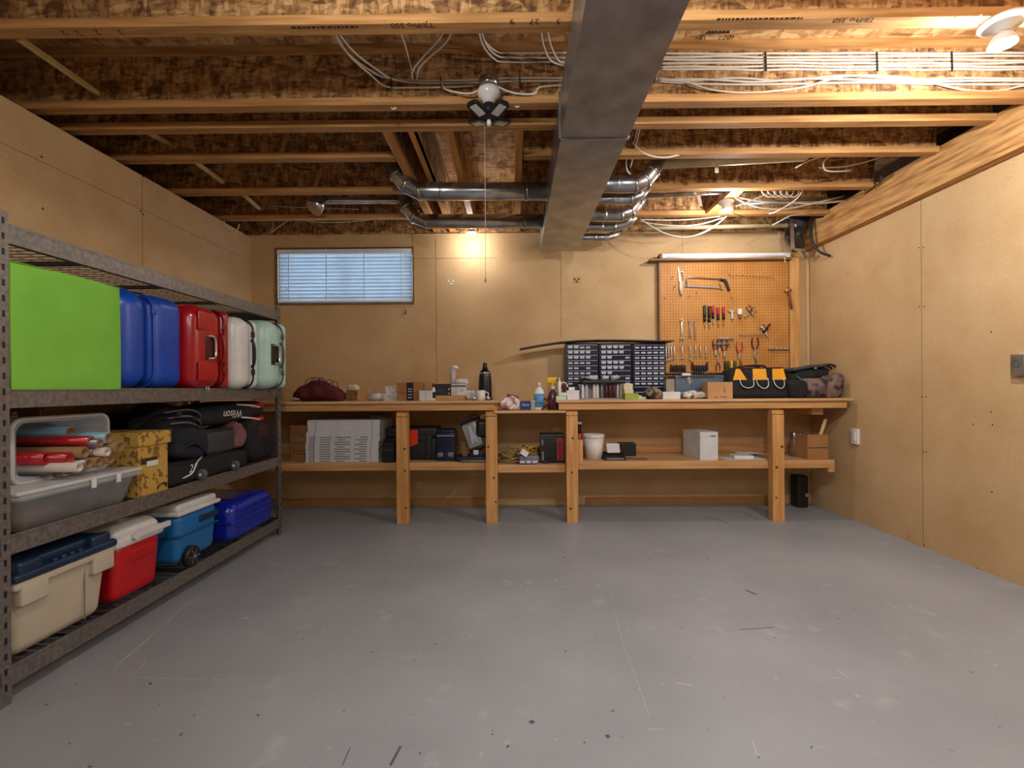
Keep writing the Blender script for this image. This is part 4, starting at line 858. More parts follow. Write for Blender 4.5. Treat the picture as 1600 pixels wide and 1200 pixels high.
# blue clamshell case lying down
M_cob = mat('cobalt_gloss', '0a28b0', .22, col2='08249e', coat=.5)
by0, by1 = 2.90, PX(427, 820, -1.72).y; w = by1 - by0; H = PX(400, 765, -1.8).z - zs
t = T('hard_case', 'glossy cobalt blue hard case lying flat at the far end of the bottom tier', 'case', (-1.98, (by0 + by1) / 2, zs))
MB().rbox((0, 0, H * .45), (.53, w, H * .9), .055, 6).build('case_base', M_cob, t)
MB().rbox((0, 0, H * .72), (.535, w + .005, H * .56), .075, 6).build('case_lid', M_cob, t)
MB().rbox((0, 0, H * .5), (.54, w + .01, .02), .009, 3).build('seam_band', M_cob, t)
MB().rbox((0, -w / 2 + .06, .01), (.3, .03, .02), .008, 2).build('foot', M_black, t); MB().rbox((0, w / 2 - .06, .01), (.3, .03, .02), .008, 2).build('foot', M_black, t)
# ---------------------------------------------------------------- workbench
YF = 3.745
ZT = .952; ZM = .872; ZL = .462
xl, xm0, xm1, xr = -2.30, P(780, 632, YF).x, P(869, 628, YF).x, 2.605
def Xp(px, D): return P(px, 625, D).x
knot = mat('wood_knot', '6f3d12', .6)
def post(parent, px, zt, label=None):
    x = P(px, 700, YF).x; o = parent.location
    m = MB().box(x - .0445 - o.x, x + .0445 - o.x, YF - o.y, YF + .038 - o.y, 0, .828)
    g = m.build('leg', M_pineZ, parent, .002)
    MB().box(x - .0445 - o.x, x + .0445 - o.x, YF + .0385 - o.y, YF + .076 - o.y, 0, zt - .02).build('leg_backer', M_pineZ, parent, .002)
    MB().box(x - .0445 - o.x, x + .0445 - o.x, YF + .006 - o.y, YF + .0385 - o.y, .831, zt - .09).build('leg_block', M_pineZ, parent, .002)
    k = MB()
    for i in range(3):
        z = .15 + i * .23 + random.uniform(-.05, .05); k.lathe([(random.uniform(.008, .013), -.0008), (.0001, -.001)][::-1], (0, 0, 0), 10, Matrix.Translation((x - o.x + random.uniform(-.03, .03), YF - .0012 - o.y, z)) @ Matrix.Rotation(PI / 2, 4, 'X'))
    k.build('knot', knot, g)
def bench(label, x0, x1, posts, name='workbench'):
    t = T(name, label, 'workbench', ((x0 + x1) / 2, (YF + YB) / 2, 0)); h = (x1 - x0) / 2; yf = YF - t.location.y - .018; yb = YB - .005 - t.location.y
    MB().box(-h, h, yf, yb, ZT - .019, ZT).build('worktop', M_ply, t, .002)
    MB().box(-h + .02, h - .04, yf + .022, yf + .055, ZT - .075, ZT - .0195).build('front_apron', M_pine, t, .002)
    MB().box(-h + .02, h - .02, yb - .04, yb, ZT - .11, ZT - .0195).build('wall_cleat', M_pine, t, .002)
    for px in posts: post(t, px, ZT)
    return t
xbL = P(619, 728, YF).x
b1 = bench('long pine workbench section under the window, with maroon bag and cartons', xl, xm0, (628, 768))
b2 = bench('long pine workbench section in front of the pegboard and drawer cabinets', xm1, xr, (894, 1216.5))
MB().box(P(1280, 625, YF).x - b2.location.x, P(1298, 625, YF).x - b2.location.x, -.2, .2, ZT - .13, ZT - .08).build('support_block', M_pine, b2, .002)
b3 = T('workbench', 'lower middle worktop bridging the two bench sections, holding spray bottle', 'workbench', ((xm0 + xm1) / 2, (YF + YB) / 2, 0))
hm = (P(884, 640, YF).x - P(772, 640, YF).x) / 2; cx = (P(884, 640, YF).x + P(772, 640, YF).x) / 2 - b3.location.x
MB().box(cx - hm, cx + hm, YF - b3.location.y - .012, YB - b3.location.y - .05, ZM - .019, ZM).build('worktop', M_ply, b3, .002)
MB().box(cx - hm, cx + hm, YB - .09 - b3.location.y, YB - .055 - b3.location.y, ZM - .06, ZM - .0195).build('wall_cleat', M_pine, b3)
sh = T('bench_shelf', 'low pine shelf board running under the window bench, holding the white cartons', 'shelf', ((xl + Xp(770, YF)) / 2, 4.05, ZL))
def shelfboard(x0, x1, z, t, endblock=False):
    o = t.location; yf = YF + .08
    MB().box(x0 - o.x, x1 - o.x, yf + .0 - o.y, YB - .005 - o.y, z - .012 - o.z, z - o.z).build('shelf_board', M_ply, t, .001)
    MB().box(x0 - o.x, x1 - o.x, yf - .002 - o.y, yf + .036 - o.y, z - .062 - o.z, z - .0125 - o.z).build('front_rail', M_pine, t, .002)
    MB().box(x0 - o.x, x1 - o.x, YB - .035 - o.y, YB - .006 - o.y, z + .002 - o.z, z + .07 - o.z).build('wall_cleat', M_pine, t, .002)
    if endblock: MB().box(x1 - .045 - o.x, x1 - o.x, yf + .0 - o.y, yf + .2 - o.y, z - .095 - o.z, z - .0625 - o.z).build('end_block', M_pine, t, .002)
shelfboard(xl, Xp(768, YF), ZL, sh)
sh2 = T('bench_shelf', 'short low pine shelf between the middle posts, holding the cable tangle', 'shelf', ((Xp(768, YF) + Xp(894, YF)) / 2, 4.05, ZL - .022)); shelfboard(Xp(769, YF), Xp(894, YF), ZL - .022, sh2)
sh3 = T('bench_shelf', 'low pine shelf under the pegboard bench, holding the white bucket', 'shelf', ((Xp(894, YF) + 2.5) / 2, 4.05, ZL)); shelfboard(Xp(895, YF), P(1304, 722, YF + .08).x, ZL, sh3, True)

def span(px0, px1, D):            # centre x and width between two pixels at depth D
    a, b_ = P(px0, 620, D).x, P(px1, 620, D).x; return (a + b_) / 2, b_ - a
def top(py, D, z): return P(800, py, D).z - z if False else None
def hgt_(px, py, D, z): return P(px, py, D).z - z
def carton(name, label, cat, px0, px1, py, D, dep, m, zb, group=None, flaps=False, rz=0, lid=False):
    c, w = span(px0, px1, D); h = hgt_((px0 + px1) / 2, py, D, zb); t = T(name, label, cat, (c, D + dep / 2, zb + .0005), rz, group)
    if flaps:
        th = .004; MB().box(-w / 2, w / 2, -dep / 2, dep / 2, 0, th).box(-w / 2, w / 2, -dep / 2, -dep / 2 + th, 0, h).box(-w / 2, w / 2, dep / 2 - th, dep / 2, 0, h).box(-w / 2, -w / 2 + th, -dep / 2, dep / 2, 0, h).box(w / 2 - th, w / 2, -dep / 2, dep / 2, 0, h).build('box_body', m, t)
    else:
        MB().box(-w / 2, w / 2, -dep / 2, dep / 2, 0, h).build('box_body', m, t, .0015)
    t['w'] = w; t['h'] = h; t['d'] = dep
    return t
def lines(t, y, x0, x1, zs_, m, hgt=.004, seed=1, gap=.3, name='printed_text'):
    r = random.Random(seed); b_ = MB()
    for z in zs_:
        x = x0
        while x < x1:
            w = r.uniform(.006, .02)
            if r.random() > gap: b_.box(x, min(x + w, x1), y - .0006, y, z, z + hgt)
            x += w + .004
    if b_.v: return b_.build(name, m, t)

# --- on the window bench
M_maroon = mat('maroon_mesh', '5a1018', .7, col2='430b12', bump=.4, bscale=120)
c_, w_ = span(463, 538, 3.95)
t = T('mesh_bag', 'heap of a maroon bag with looping maroon cords on the bench end', 'bag', (c_, 3.97, ZT))
def mb_(q): 
    k = max(0., 1 - abs(q.x + .03) / (w_ * .62)); return Vector((q.x, q.y, (q.z + .08) * (.35 + .75 * k))) + noise.noise_vector(q * 16) * .012
MB().rbox((0, 0, .0), (w_, .24, .16), .07, 6, None, lambda q: (lambda v: Vector((v.x, v.y, max(.001, v.z))))(mb_(q)), 8).build('bag_body', M_maroon, t)
r = random.Random(5)
for k in range(6):
    x = -.04 + k * .035; pts = [(x - .06, -.1, .04 + r.random() * .03), (x - .03, -.12, .13 + r.random() * .05), (x + .02, -.09, .15 + r.random() * .04), (x + .05, -.12, .07), (x + .02, -.13, .02)]
    MB().tube(smooth(pts, 6), .003, 6).build('cord_loop', M_maroon, t)
MB().tube(smooth([(-w_ / 2 - .01, -.08, .012), (-.1, -.12, .01), (0, -.125, .008), (.1, -.12, .01), (w_ / 2, -.07, .012)], 6), .004, 6).build('cord_loop', M_blackc, t)
MB().lathe([(.018, 0), (.018, .05)], (0, 0, 0), 14, Matrix.Translation((-w_ / 2 + .01, -.08, .02)) @ Matrix.Rotation(PI / 2, 4, 'Y')).build('plug_end', M_white, t)
M_olive = mat('olive_print_box', '8a6b34', .7, col2='5d4521', scale=30)
t = carton('snack_box', 'small olive box with a crumpled pale bag stuffed in its top', 'box', 541, 558, 610, 3.98, .1, M_olive, ZT)
MB().rbox((0, 0, t['h'] + .018), (t['w'] * .98, .09, .05), .02, 4, None, crumple(.014, 22, 3), 3).build('crumpled_bag', mat('pale_paper', 'd6c9a6', .7), t)
carton('plain_carton', 'small pale tan carton between the olive box and the white roll', 'box', 558, 576, 609, 3.99, .1, M_card2, ZT)
t = T('paper_roll', 'white paper roll lying on the bench beside the tan carton', 'roll', (span(577, 603, 3.98)[0], 3.99, ZT + .031))
MB().lathe([(.03, -.068), (.03, .068)], (0, 0, 0), 22, Matrix.Rotation(PI / 2, 4, 'Y')).build('paper', M_wcard, t); MB().lathe([(.012, -.0685), (.012, .0685)], (0, 0, 0), 14, Matrix.Rotation(PI / 2, 4, 'Y')).build('core', M_kraft, t)
for i, (a, b_, y0, y1) in enumerate(((599, 621, 616, 626), (602, 621, 604, 616))):
    zb = ZT if i == 0 else ZT + (626 - 616) / 754 * 3.93
    t = carton('small_carton', ('small white printed carton at the base of a pair beside the taped box', 'small white printed carton stacked on its twin beside the taped box')[i], 'box', a, b_, y0, 3.93, .09, M_wcard, zb - (0 if i == 0 else .0005), 'small white cartons')
    if i == 0: zb2 = ZT + t['h']
    else: t.location.z = zb2 + .001
    lines(t, -.045, -t['w'] / 2 + .006, t['w'] / 2 - .006, [.012 + k * .013 for k in range(int(t['h'] / .014))], M_ink2, .004, i)
t = carton('taped_carton', 'brown cardboard box wrapped with a broad strip of black tape', 'box', 620, 657, 598, 3.90, .16, M_card, ZT)
w, h = t['w'], t['h']; x = w * .02; MB().box(x - .02, x + .035, -.081, .081, h, h + .001).box(x - .02, x + .035, -.081, -.08, 0, h).build('black_tape', M_ink2, t)
lines(t, -.0815, x - .008, x + .024, [.02, .045, .07, .09], M_whiteink, .007, 4, .1)
MB().tube(smooth([(-w / 2 + .02, -.081, h * .5), (-w * .2, -.081, h * .4), (x - .02, -.081, h * .42)], 5), .0018, 4).tube([(x + .04, -.081, h * .42), (w * .4, -.081, h * .52)], .0018, 4).build('printed_arrow', M_ink, t)
carton('open_carton', 'pale tan carton standing behind the black-taped box', 'box', 642, 669, 596, 4.1, .12, M_card2, ZT)
for i, (a, b_) in enumerate(((655, 664.5), (665, 675))):
    carton('small_carton', ('white upright carton touching the black-taped box', 'white upright carton beside the dark red capped bottle')[i], 'box', a, b_, 610.5, 3.84, .07, M_wcard, ZT, 'small white cartons')
t = T('glue_bottle', 'slim white bottle with a dark red cap on the bench', 'bottle', (span(674, 680, 3.86)[0], 3.88, ZT))
MB().lathe([(.012, 0), (.014, .003), (.014, .085), (.009, .1), (.009, .108)], (0, 0, 0), 16).build('bottle_body', M_white, t); MB().lathe([(.0145, .02), (.0145, .07)], (0, 0, 0), 16).build('label_band', M_ink2, t); MB().lathe([(.012, .108), (.012, .135), (.009, .138)], (0, 0, 0), 14).build('cap', mat('dark_red_cap', '5b0f16', .4), t)
t = carton('flat_cardboard_box', 'flat tan cardboard box under the black and white cartons', 'box', 679, 726, 618, 3.90, .2, M_card2, ZT); zc2 = ZT + t['h'] + .001
t = carton('black_carton', 'black printed carton on the flat cardboard box, beside the white one', 'box', 680, 704.5, 600, 3.93, .15, mat('black_card', '1c1e20', .5), zc2)
lines(t, -.0755, -t['w'] / 2 + .01, t['w'] / 2 - .03, [.02, .03, .04], M_grey, .004, 7); MB().box(t['w'] / 2 - .02, t['w'] / 2 - .01, -.0755, -.075, .01, .02).box(t['w'] / 2 - .02, t['w'] / 2 - .01, -.0755, -.075, .045, .055).build('printed_icon', M_whiteink, t)
t = carton('emblem_carton', 'white carton with a dark star-shaped emblem and grey striped top edge', 'box', 705, 728, 600.5, 3.93, .14, M_wcard, zc2)
w, h = t['w'], t['h']; MB().box(-w / 2, w / 2, -.0708, -.07, h - .022, h - .008).build('printed_band', M_grey, t)
e = MB()
for k in range(5):
    a_ = PI / 2 + k * 2 * PI / 5; e.prism([(w * .22 + .012 * math.cos(a_ + .5) * .4, h * .45 + .014 * math.sin(a_ + .5) * .4), (w * .22 + .019 * math.cos(a_), h * .45 + .019 * math.sin(a_)), (w * .22 + .012 * math.cos(a_ - .5) * .4, h * .45 + .014 * math.sin(a_ - .5) * .4)], -.0708, -.07, 'y')
e.build('printed_emblem', M_ink2, t); lines(t, -.0706, -w / 2 + .008, -w * .05, [.012 + k * .009 for k in range(6)], M_grey, .003, 9)
ztop = zc2 + h
t = T('lidded_tumbler', 'clear printed tumbler with a slanted white lid on top of the cartons', 'cup', (span(701, 713, 3.97)[0], 4.0, ztop + .001))
MB().lathe([(.022, 0), (.024, .003), (.028, .13), (.027, .133)], (0, 0, 0), 20).build('cup_body', M_glassy, t); MB().lathe([(.016, .003), (.019, .12)], (0, 0, 0), 16).build('inner_wrapper', mat('tumbler_print', 'c99a8a', .6, col2='e5ded6', scale=30), t)
MB().lathe([(.029, .133), (.03, .138), (.024, .155), (.0001, .158)], (0, 0, 0), 20, Matrix.Rotation(.12, 4, 'Y')).build('lid', M_white, t)
M_film = mat('clear_film', 'eceff2', .15, alpha=.55)
solo('plastic_bag', 'crumpled clear plastic bag on top of the emblem carton', 'bag', MB().rbox((0, 0, .02), (.1, .1, .04), .015, 4, None, crumple(.016, 26, 6), 3), M_film, (span(719, 728, 4)[0] - .005, 4.0, ztop + .004))
c_, w_ = span(729, 741, 3.95)
t = T('tape_roll', 'clear tape roll bag standing between the emblem carton and the black bottle', 'roll', (c_, 3.97, ZT))
MB().lathe([(.036, -.012), (.036, .012), (.026, .012), (.026, -.012), (.036, -.012)], (0, 0, 0), 22, Matrix.Translation((0, 0, .037)) @ Matrix.Rotation(PI / 2, 4, 'X')).build('tape', M_film, t)
MB().rbox((.0, -.01, .045), (.085, .05, .07), .02, 4, None, crumple(.014, 24, 2), 3).build('plastic_sleeve', M_film, t)
c_, _ = span(727, 735, 3.88); t = T('small_jar', 'tiny glass jar with brown contents in front of the tape roll', 'jar', (c_, 3.87, ZT)); MB().lathe([(.014, 0), (.015, .02), (.012, .026)], (0, 0, 0), 14).build('jar_body', mat('amber_contents', 'a8835a', .4), t); MB().lathe([(.013, .026), (.013, .032)], (0, 0, 0), 14).build('lid', M_white, t)
# plain black bottle, mug and tray
c_, _ = span(746, 769, 3.99)
t = T('black_bottle', 'plain tall black bottle with a narrow black cap, standing behind the mug', 'bottle', (c_, 4.04, ZT))
H = hgt_(757, 567, 4.04, ZT)
MB().lathe([(.0001, .006), (.055, .006), (.056, .02), (.055, H * .35), (.05, H * .62), (.044, H * .74), (.03, H * .81), (.018, H * .845)], (0, 0, 0), 26, None, 1, .7).build('bottle_body', mat('bottle_black', '15171c', .3, col2='101216'), t)
MB().lathe([(.02, H * .84), (.022, H * .86), (.018, H * .93), (.016, H), (.0001, H)], (0, 0, 0), 20).build('cap', M_black, t)
MB().lathe([(.0465, H * .70), (.044, H * .74), (.042, H * .745)], (0, 0, 0), 26, None, 1.02, .73).build('silver_collar', M_galv2, t)
MB().rbox((0, 0, .006), (.13, .11, .012), .006, 3).build('foot', M_black, t)
t = T('mug', 'pale off-white mug in front of the plain black bottle', 'mug', (span(744, 758, 3.88)[0], 3.90, ZT))
MB().lathe([(.032, 0), (.036, .003), (.037, .08), (.034, .08), (.033, .008), (.0001, .006)], (0, 0, 0), 22).build('mug_body', M_porc, t); MB().tube(smooth([(.036, 0, .065), (.058, 0, .06), (.058, 0, .03), (.036, 0, .022)], 5), .004, 6).build('handle', M_porc, t)
for px, lab in ((741, 'small white stopper on the bench, window side of the mug'), (763, 'small white stopper on the bench, corner side of the mug')):
    t = T('bottle_stopper', lab, 'stopper', (span(px - 2, px + 2, 3.86)[0], 3.86, ZT)); MB().lathe([(.018, 0), (.018, .005), (.012, .008)], (0, 0, 0), 14).build('knob_base', M_black, t); MB().lathe([(.01, .008), (.013, .014), (.012, .026), (.0001, .028)], (0, 0, 0), 14).build('knob_head', M_white, t)

# --- middle section
M_pinkp = mat('pink_print_bag', 'e8dcdc', .3, col2='b4828a', scale=24, alpha=.92, lo=.42, hi=.55)
c_, w_ = span(779, 812, 3.86)
solo('plastic_bag', 'slumped white and pink plastic bag at the end of the middle worktop', 'bag', MB().rbox((0, 0, .05), (w_, .16, .11), .045, 6, None, lambda q: (lambda v: Vector((v.x, v.y, max(-.049, v.z * (1.15 - abs(v.x - .02) / w_ * .9)))))(crumple(.018, 14, 4)(q)), 5), M_pinkp, (c_, 3.88, ZM))
solo('brown_pouch', 'small brown pouch lying on top of the pink plastic bag', 'pouch', MB().rbox((0, 0, 0), (.1, .05, .02), .01, 4, Matrix.Rotation(.25, 4, 'Y'), crumple(.004, 20, 1), 3), mat('brown_leather', '7b4a2e', .5), (c_ + .03, 3.86, ZM + .112))
t = carton('blue_tub', 'small dark blue box with white script beside the plastic bag', 'box', 813, 829, 627, 3.83, .08, mat('deep_blue_card', '17307a', .4), ZM)
text('Ziploc', .024, M_whiteink, t, (0, -.0405, t['h'] * .6), FRONT, shear=.2)
t = carton('clear_case', 'little clear plastic case between the blue box and white bottle', 'case', 830, 836, 627, 3.85, .06, M_glassy, ZM); MB().rbox((0, 0, t['h']), (t['w'] + .004, .064, .006), .002, 2).build('lid', M_white, t)
c_, w_ = span(834.5, 850.5, 3.84); H = hgt_(842, 598, 3.86, ZM)
t = T('white_bottle', 'white plastic bottle with a blue label and pale pink cap', 'bottle', (c_, 3.87, ZM)); r_ = w_ / 2
MB().lathe([(r_ * .92, 0), (r_, .006), (r_, H * .62), (r_ * .85, H * .72), (r_ * .4, H * .83), (r_ * .36, H * .86)], (0, 0, 0), 24, None, 1, .7).build('bottle_body', M_white, t)
MB().lathe([(r_ * 1.01, H * .1), (r_ * 1.01, H * .6)], (0, 0, 0), 24, None, 1, .71).build('blue_label', mat('label_blue', '2b6fae', .4, col2='7fb4dc', scale=20, stretch=(.3, .3, 2)), t)
MB().lathe([(r_ * .42, H * .86), (r_ * .4, H * .97), (r_ * .3, H)], (0, 0, 0), 18).build('cap', mat('pink_white_cap', 'ead3d2', .4), t)
M_yel = mat('yellow_plastic', 'e3b40e', .35)
c_, _ = span(857, 871, 3.9); H = hgt_(862, 588, 3.9, ZM)
t = T('spray_bottle', 'dark purple spray bottle with a bright yellow trigger head', 'bottle', (c_, 3.92, ZM))
MB().lathe([(.04, 0), (.043, .006), (.043, H * .35), (.03, H * .5), (.014, H * .58), (.014, H * .62)], (0, 0, 0), 22, None, 1, .75).build('bottle_body', mat('purple_plastic', '3c1626', .3, col2='5b2c3a', scale=20), t)
MB().lathe([(.018, H * .6), (.018, H * .7)], (0, 0, 0), 18).build('collar', M_white, t)
hd = MB().rbox((-.008, 0, H * .88), (.085, .028, .05), .008, 3).rbox((0, 0, H * .75), (.024, .022, .06), .006, 3).build('trigger_head', M_yel, t)
MB().tube(smooth([(-.028, 0, H * .84), (-.036, 0, H * .76), (-.03, 0, H * .68)], 4), .005, 6).build('trigger', M_yel, hd); MB().lathe([(.014, 0), (.014, .008)], (0, 0, 0), 12, Matrix.Translation((.04, -.012, H * .88)) @ Matrix.Rotation(PI / 2, 4, 'X')).build('nozzle', mat('brown_nozzle', '8a4a18', .5), hd)
t = T('caulking_gun', 'maroon caulking gun leaning in front of the spray bottle', 'tool', (span(848, 852, 3.8)[0], 3.80, ZM))
MB().tube([(-.02, 0, .006), (.06, .01, .07), (.09, .02, .1)], .006, 8).build('rod', M_maroon, t); MB().tube(smooth([(.0, 0, .09), (.03, 0, .075), (.05, .005, .04), (.06, .01, .01)], 5), .008, 8).build('handle', M_maroon, t); MB().rbox((.075, .02, .035), (.06, .05, .065), .012, 3).build('barrel', M_maroon, t)
t = T('wire_coil', 'small coil of brown wire lying low at the front of the middle worktop', 'cable', (span(860, 864, 3.8)[0], 3.82, ZM)); MB().tube([v + Vector((0, 0, .006)) for v in arc((.02, 0, 0), .03, 0, 2 * PI, 20, (1, 0, 0), (0, .7, 0))[:-1]], .004, 6, closed=True).build('coil', M_blackc, t)
# --- on the pegboard bench
t = T('caulk_tube', 'upright white caulk tube at the edge of the pegboard bench', 'tube', (span(871.5, 877.5, 3.84)[0] - 0, 3.86, ZT)); H = hgt_(874, 590, 3.86, ZT)
MB().lathe([(.013, 0), (.0135, H * .8), (.005, H * .84), (.003, H)], (0, 0, 0), 16).build('tube_body', M_white, t)
M_mintc = mat('mint_card', 'c9ddcc', .6)
for i, (a, b_, y, z) in enumerate(((869, 885, 619, ZT), (873, 886, 613.5, None))):
    zb = z or ZT + t0['h'] + .001
    t0 = carton('mint_box', ('pale mint box at the bench edge, under another mint box', 'pale mint box lying on top of its twin at the bench edge')[i], 'box', a, b_, y, 3.79, .08, M_mintc, zb, 'mint boxes')
tw = carton('white_box', 'square white box beside the mint boxes, a tiny white block on top', 'box', 886, 905, 610, 3.81, .1, M_wcard, ZT)
carton('white_block', 'tiny white block resting on the square white box', 'block', 889, 898, 605, 3.84, .04, M_white, ZT + tw['h'] + .001)
t = T('tape_dispenser', 'red and white handheld tape dispenser behind the square white box', 'tool', (span(876, 886, 3.98)[0], 4.0, ZT)); MB().tube(arc((.0, 0, .11), .03, -.4, 3.6, 12), .006, 6).build('dispenser_frame', M_wcard, t); MB().lathe([(.02, -.012), (.02, .012)], (0, 0, 0), 16, Matrix.Translation((0, 0, .1)) @ Matrix.Rotation(PI / 2, 4, 'X')).build('tape', M_maroon, t); MB().rbox((.01, 0, .045), (.03, .03, .09), .01, 3).build('handle', M_maroon, t)
t = T('goggles', 'black goggles strap tangle behind the square white box', 'goggles', (span(888, 908, 3.95)[0], 3.99, ZT)); MB().rbox((0, 0, .09), (.09, .04, .04), .018, 4).build('lens_frame', M_black, t); MB().tube(smooth([(-.045, 0, .09), (-.05, .03, .05), (0, .05, .02), (.05, .03, .04), (.045, 0, .09)], 5), .006, 6).build('strap', M_blackf, t); MB().rbox((0, 0, .035), (.07, .06, .07), .015, 3).build('case', M_black, t)
# organiser with paint tubes
c_, w_ = span(906, 972, 3.94)
t = T('tool_caddy', 'long low clear caddy of paint tubes under a black tray of clutter', 'caddy', (c_, 4.0, ZT))
MB().box(-w_ / 2, w_ / 2, -.05, .06, 0, .008).box(-w_ / 2, -w_ / 2 + .004, -.05, .06, 0, .125).box(w_ / 2 - .004, w_ / 2, -.05, .06, 0, .125).box(-w_ / 2, w_ / 2, .056, .06, 0, .125).build('caddy_frame', M_glassy, t)
c2, w2 = span(910, 972, 3.93); tr = MB().rbox((c2 - c_, 0, .142), (w2, .12, .03), .01, 3).build('top_tray', M_black, t)
for k, (px, wd, col) in enumerate(((911, .026, M_wcard), (917, .03, M_glassy), (929, .03, M_ptube), (934, .024, M_wcard), (941, .018, M_silv), (948, .03, mat('dark_red_contents', '5c0f1c', .4, col2='2c070e', scale=40)), (954, .03, MATS['dark_red_contents']), (960, .026, MATS['dark_red_contents']), (966, .018, M_wcard), (971, .018, M_ptube))):
    x = span(px - 1, px + 1, 3.96)[0] - c_; tt = T('paint_tube', 'upright tube in the clear caddy, ' + ('pale, at its window end', 'frosted, second along', 'cream, third along', 'white, fourth along', 'slim silver, fifth along', 'dark red, first of three', 'dark red, middle of three', 'dark red, last of three', 'slim white, ninth along', 'slim cream, at its corner end')[k], 'tube', (x + c_, 3.975, ZT + .009), 0, 'tubes in the clear caddy')
    MB().lathe([(wd * .42, 0), (wd * .48, .004), (wd * .46, .09), (wd * .3, .1), (wd * .3, .112)], (0, 0, 0), 14).build('tube_body', col, tt)
r = random.Random(2)
for k, (px, lab) in enumerate(((915, 'crumpled foil scrap on the black tray, window end'), (927, 'peaked white plastic scrap on the black tray'), (946, 'flat white packet on the black tray'), (962, 'small clear pyramid packet on the black tray'))):
    x = span(px - 1, px + 1, 3.96)[0]; solo('plastic_scrap', lab, 'packet', MB().rbox((0, 0, .014), (.05 + r.random() * .03, .06, .028), .01, 3, None, crumple(.016, 30, k * 3), 3), M_film if k else M_galv2, (x, 3.98, ZT + .162))
M_cream = mat('cream_card', 'd9cba8', .6)
t9 = carton('green_box', 'flat yellow-green box under the cream cartons', 'box', 977, 998, 615, 3.84, .12, mat('yellow_green_card', '97ab4a', .6), ZT); zg = ZT + t9['h'] + .001
t8 = carton('cream_carton', 'flat cream carton lying on the yellow-green box', 'box', 976, 990, 609.5, 3.87, .09, M_cream, zg, 'cream cartons')
carton('cream_carton', 'taller cream carton on top of the flat cream one', 'box', 975, 989, 599.5, 3.88, .08, M_cream, zg + t8['h'] + .001, 'cream cartons')
t = T('tape_dispenser', 'small pale green tape dispenser beside the yellow-green box', 'tool', (span(998, 1009, 3.84)[0], 3.86, ZT)); MB().prism([(-.03, 0), (.03, 0), (.03, .022), (.012, .014), (-.012, .032), (-.03, .03)], -.015, .015, 'y').build('dispenser_body', mat('pale_green_plastic', 'c4d2b4', .5), t, .002)
c_, w_ = span(1010, 1036, 3.86)
solo('cloth_heap', 'brown and grey cloth heap beside the plain white carton', 'cloth', MB().rbox((0, 0, .04), (w_, .18, .09), .04, 6, None, lambda q: (lambda v: Vector((v.x, v.y, max(-.039, v.z * (1.2 - abs(v.x) / w_)))))(crumple(.02, 16, 9)(q)), 5), mat('brown_grey_cloth', '8b7a63', .85, col2='2e241c', scale=18, lo=.42, hi=.55), (c_, 3.9, ZT))
t = carton('white_carton', 'low white carton between the cloth heap and the bagged parts', 'box', 1036, 1063, 612.5, 3.80, .1, M_wcard, ZT); MB().lathe([(.012, -.0005), (.0001, -.001)], (0, 0, 0), 14, Matrix.Translation((t['w'] * .25, -.0502, t['h'] / 2)) @ Matrix.Rotation(PI / 2, 4, 'X')).build('printed_emblem', M_grey, t)
c_, w_ = span(1063, 1103, 3.84)
solo('parts_bag', 'plastic bag of brown hardware lying before the blue-grey toolbox', 'bag', MB().rbox((0, 0, .03), (w_, .12, .065), .028, 6, None, lambda q: (lambda v: Vector((v.x, v.y, max(-.029, v.z * (1.1 - abs(v.x) / w_)))))(crumple(.014, 22, 5)(q)), 5), mat('bagged_hardware', 'b9b7b4', .3, col2='5b4638', scale=26, lo=.42, hi=.52), (c_, 3.87, ZT))
M_bgrey = mat('blue_grey_metal', '66798f', .4, .3, col2='5a6b80')
t = carton('metal_toolbox', 'blue-grey metal toolbox with a chrome latch, behind the cardboard box', 'toolbox', 1056, 1131, 590, 3.98, .2, M_bgrey, ZT)
w, h = t['w'], t['h']; MB().box(-w / 2 - .004, w / 2 + .004, -.104, .104, h, h + .016).build('lid', M_bgrey, t, .003)
lt = MB().tube(arc((-w / 2 + .11, -.106, h - .02), .02, 0, 2 * PI, 18)[:-1], .004, 6, closed=True).build('latch_ring', M_chrome, t); MB().box(-w / 2 + .102, -w / 2 + .118, -.106, -.1, h - .055, h).build('latch_plate', M_chrome, t)
MB().tube(smooth([(-.08, 0, h + .016), (-.06, 0, h + .04), (.06, 0, h + .04), (.08, 0, h + .016)], 4), .006, 6).build('carry_handle', M_black, t)
zt_ = ZT + h + .018
t = T('hand_file', 'long dark file lying on the toolbox lid', 'tool', (span(1080, 1120, 3.94)[0], 3.94, zt_ + .006)); MB().bar((-.11, 0, 0), (.1, 0, 0), .02, .006).build('blade', M_black, t); MB().lathe([(.004, .1), (.011, .11), (.011, .17), (.006, .18)], (0, 0, 0), 10, Matrix.Rotation(-PI / 2, 4, 'Y')).build('handle', M_white, t)
t = carton('parts_tin', 'short grey metal tin beside the drawer cabinets', 'tin', 1041, 1055, 592, 4.0, .08, M_steel, ZT); MB().box(-t['w'] / 2 - .002, t['w'] / 2 + .002, -.042, .042, t['h'], t['h'] + .01).build('lid', M_black, t)
t = carton('stamped_carton', 'tan cardboard box printed with small symbols, beside the tool bag', 'box', 1106, 1145, 597, 3.80, .12, M_card2, ZT)
w, h = t['w'], t['h']; MB().box(.03, .037, -.0606, -.06, h * .35, h * .75).box(.02, .047, -.0606, -.06, h * .45, h * .5).build('printed_symbol', M_card, t); lines(t, -.0606, -.05, .05, [.012], M_ink, .006, 3, .2)
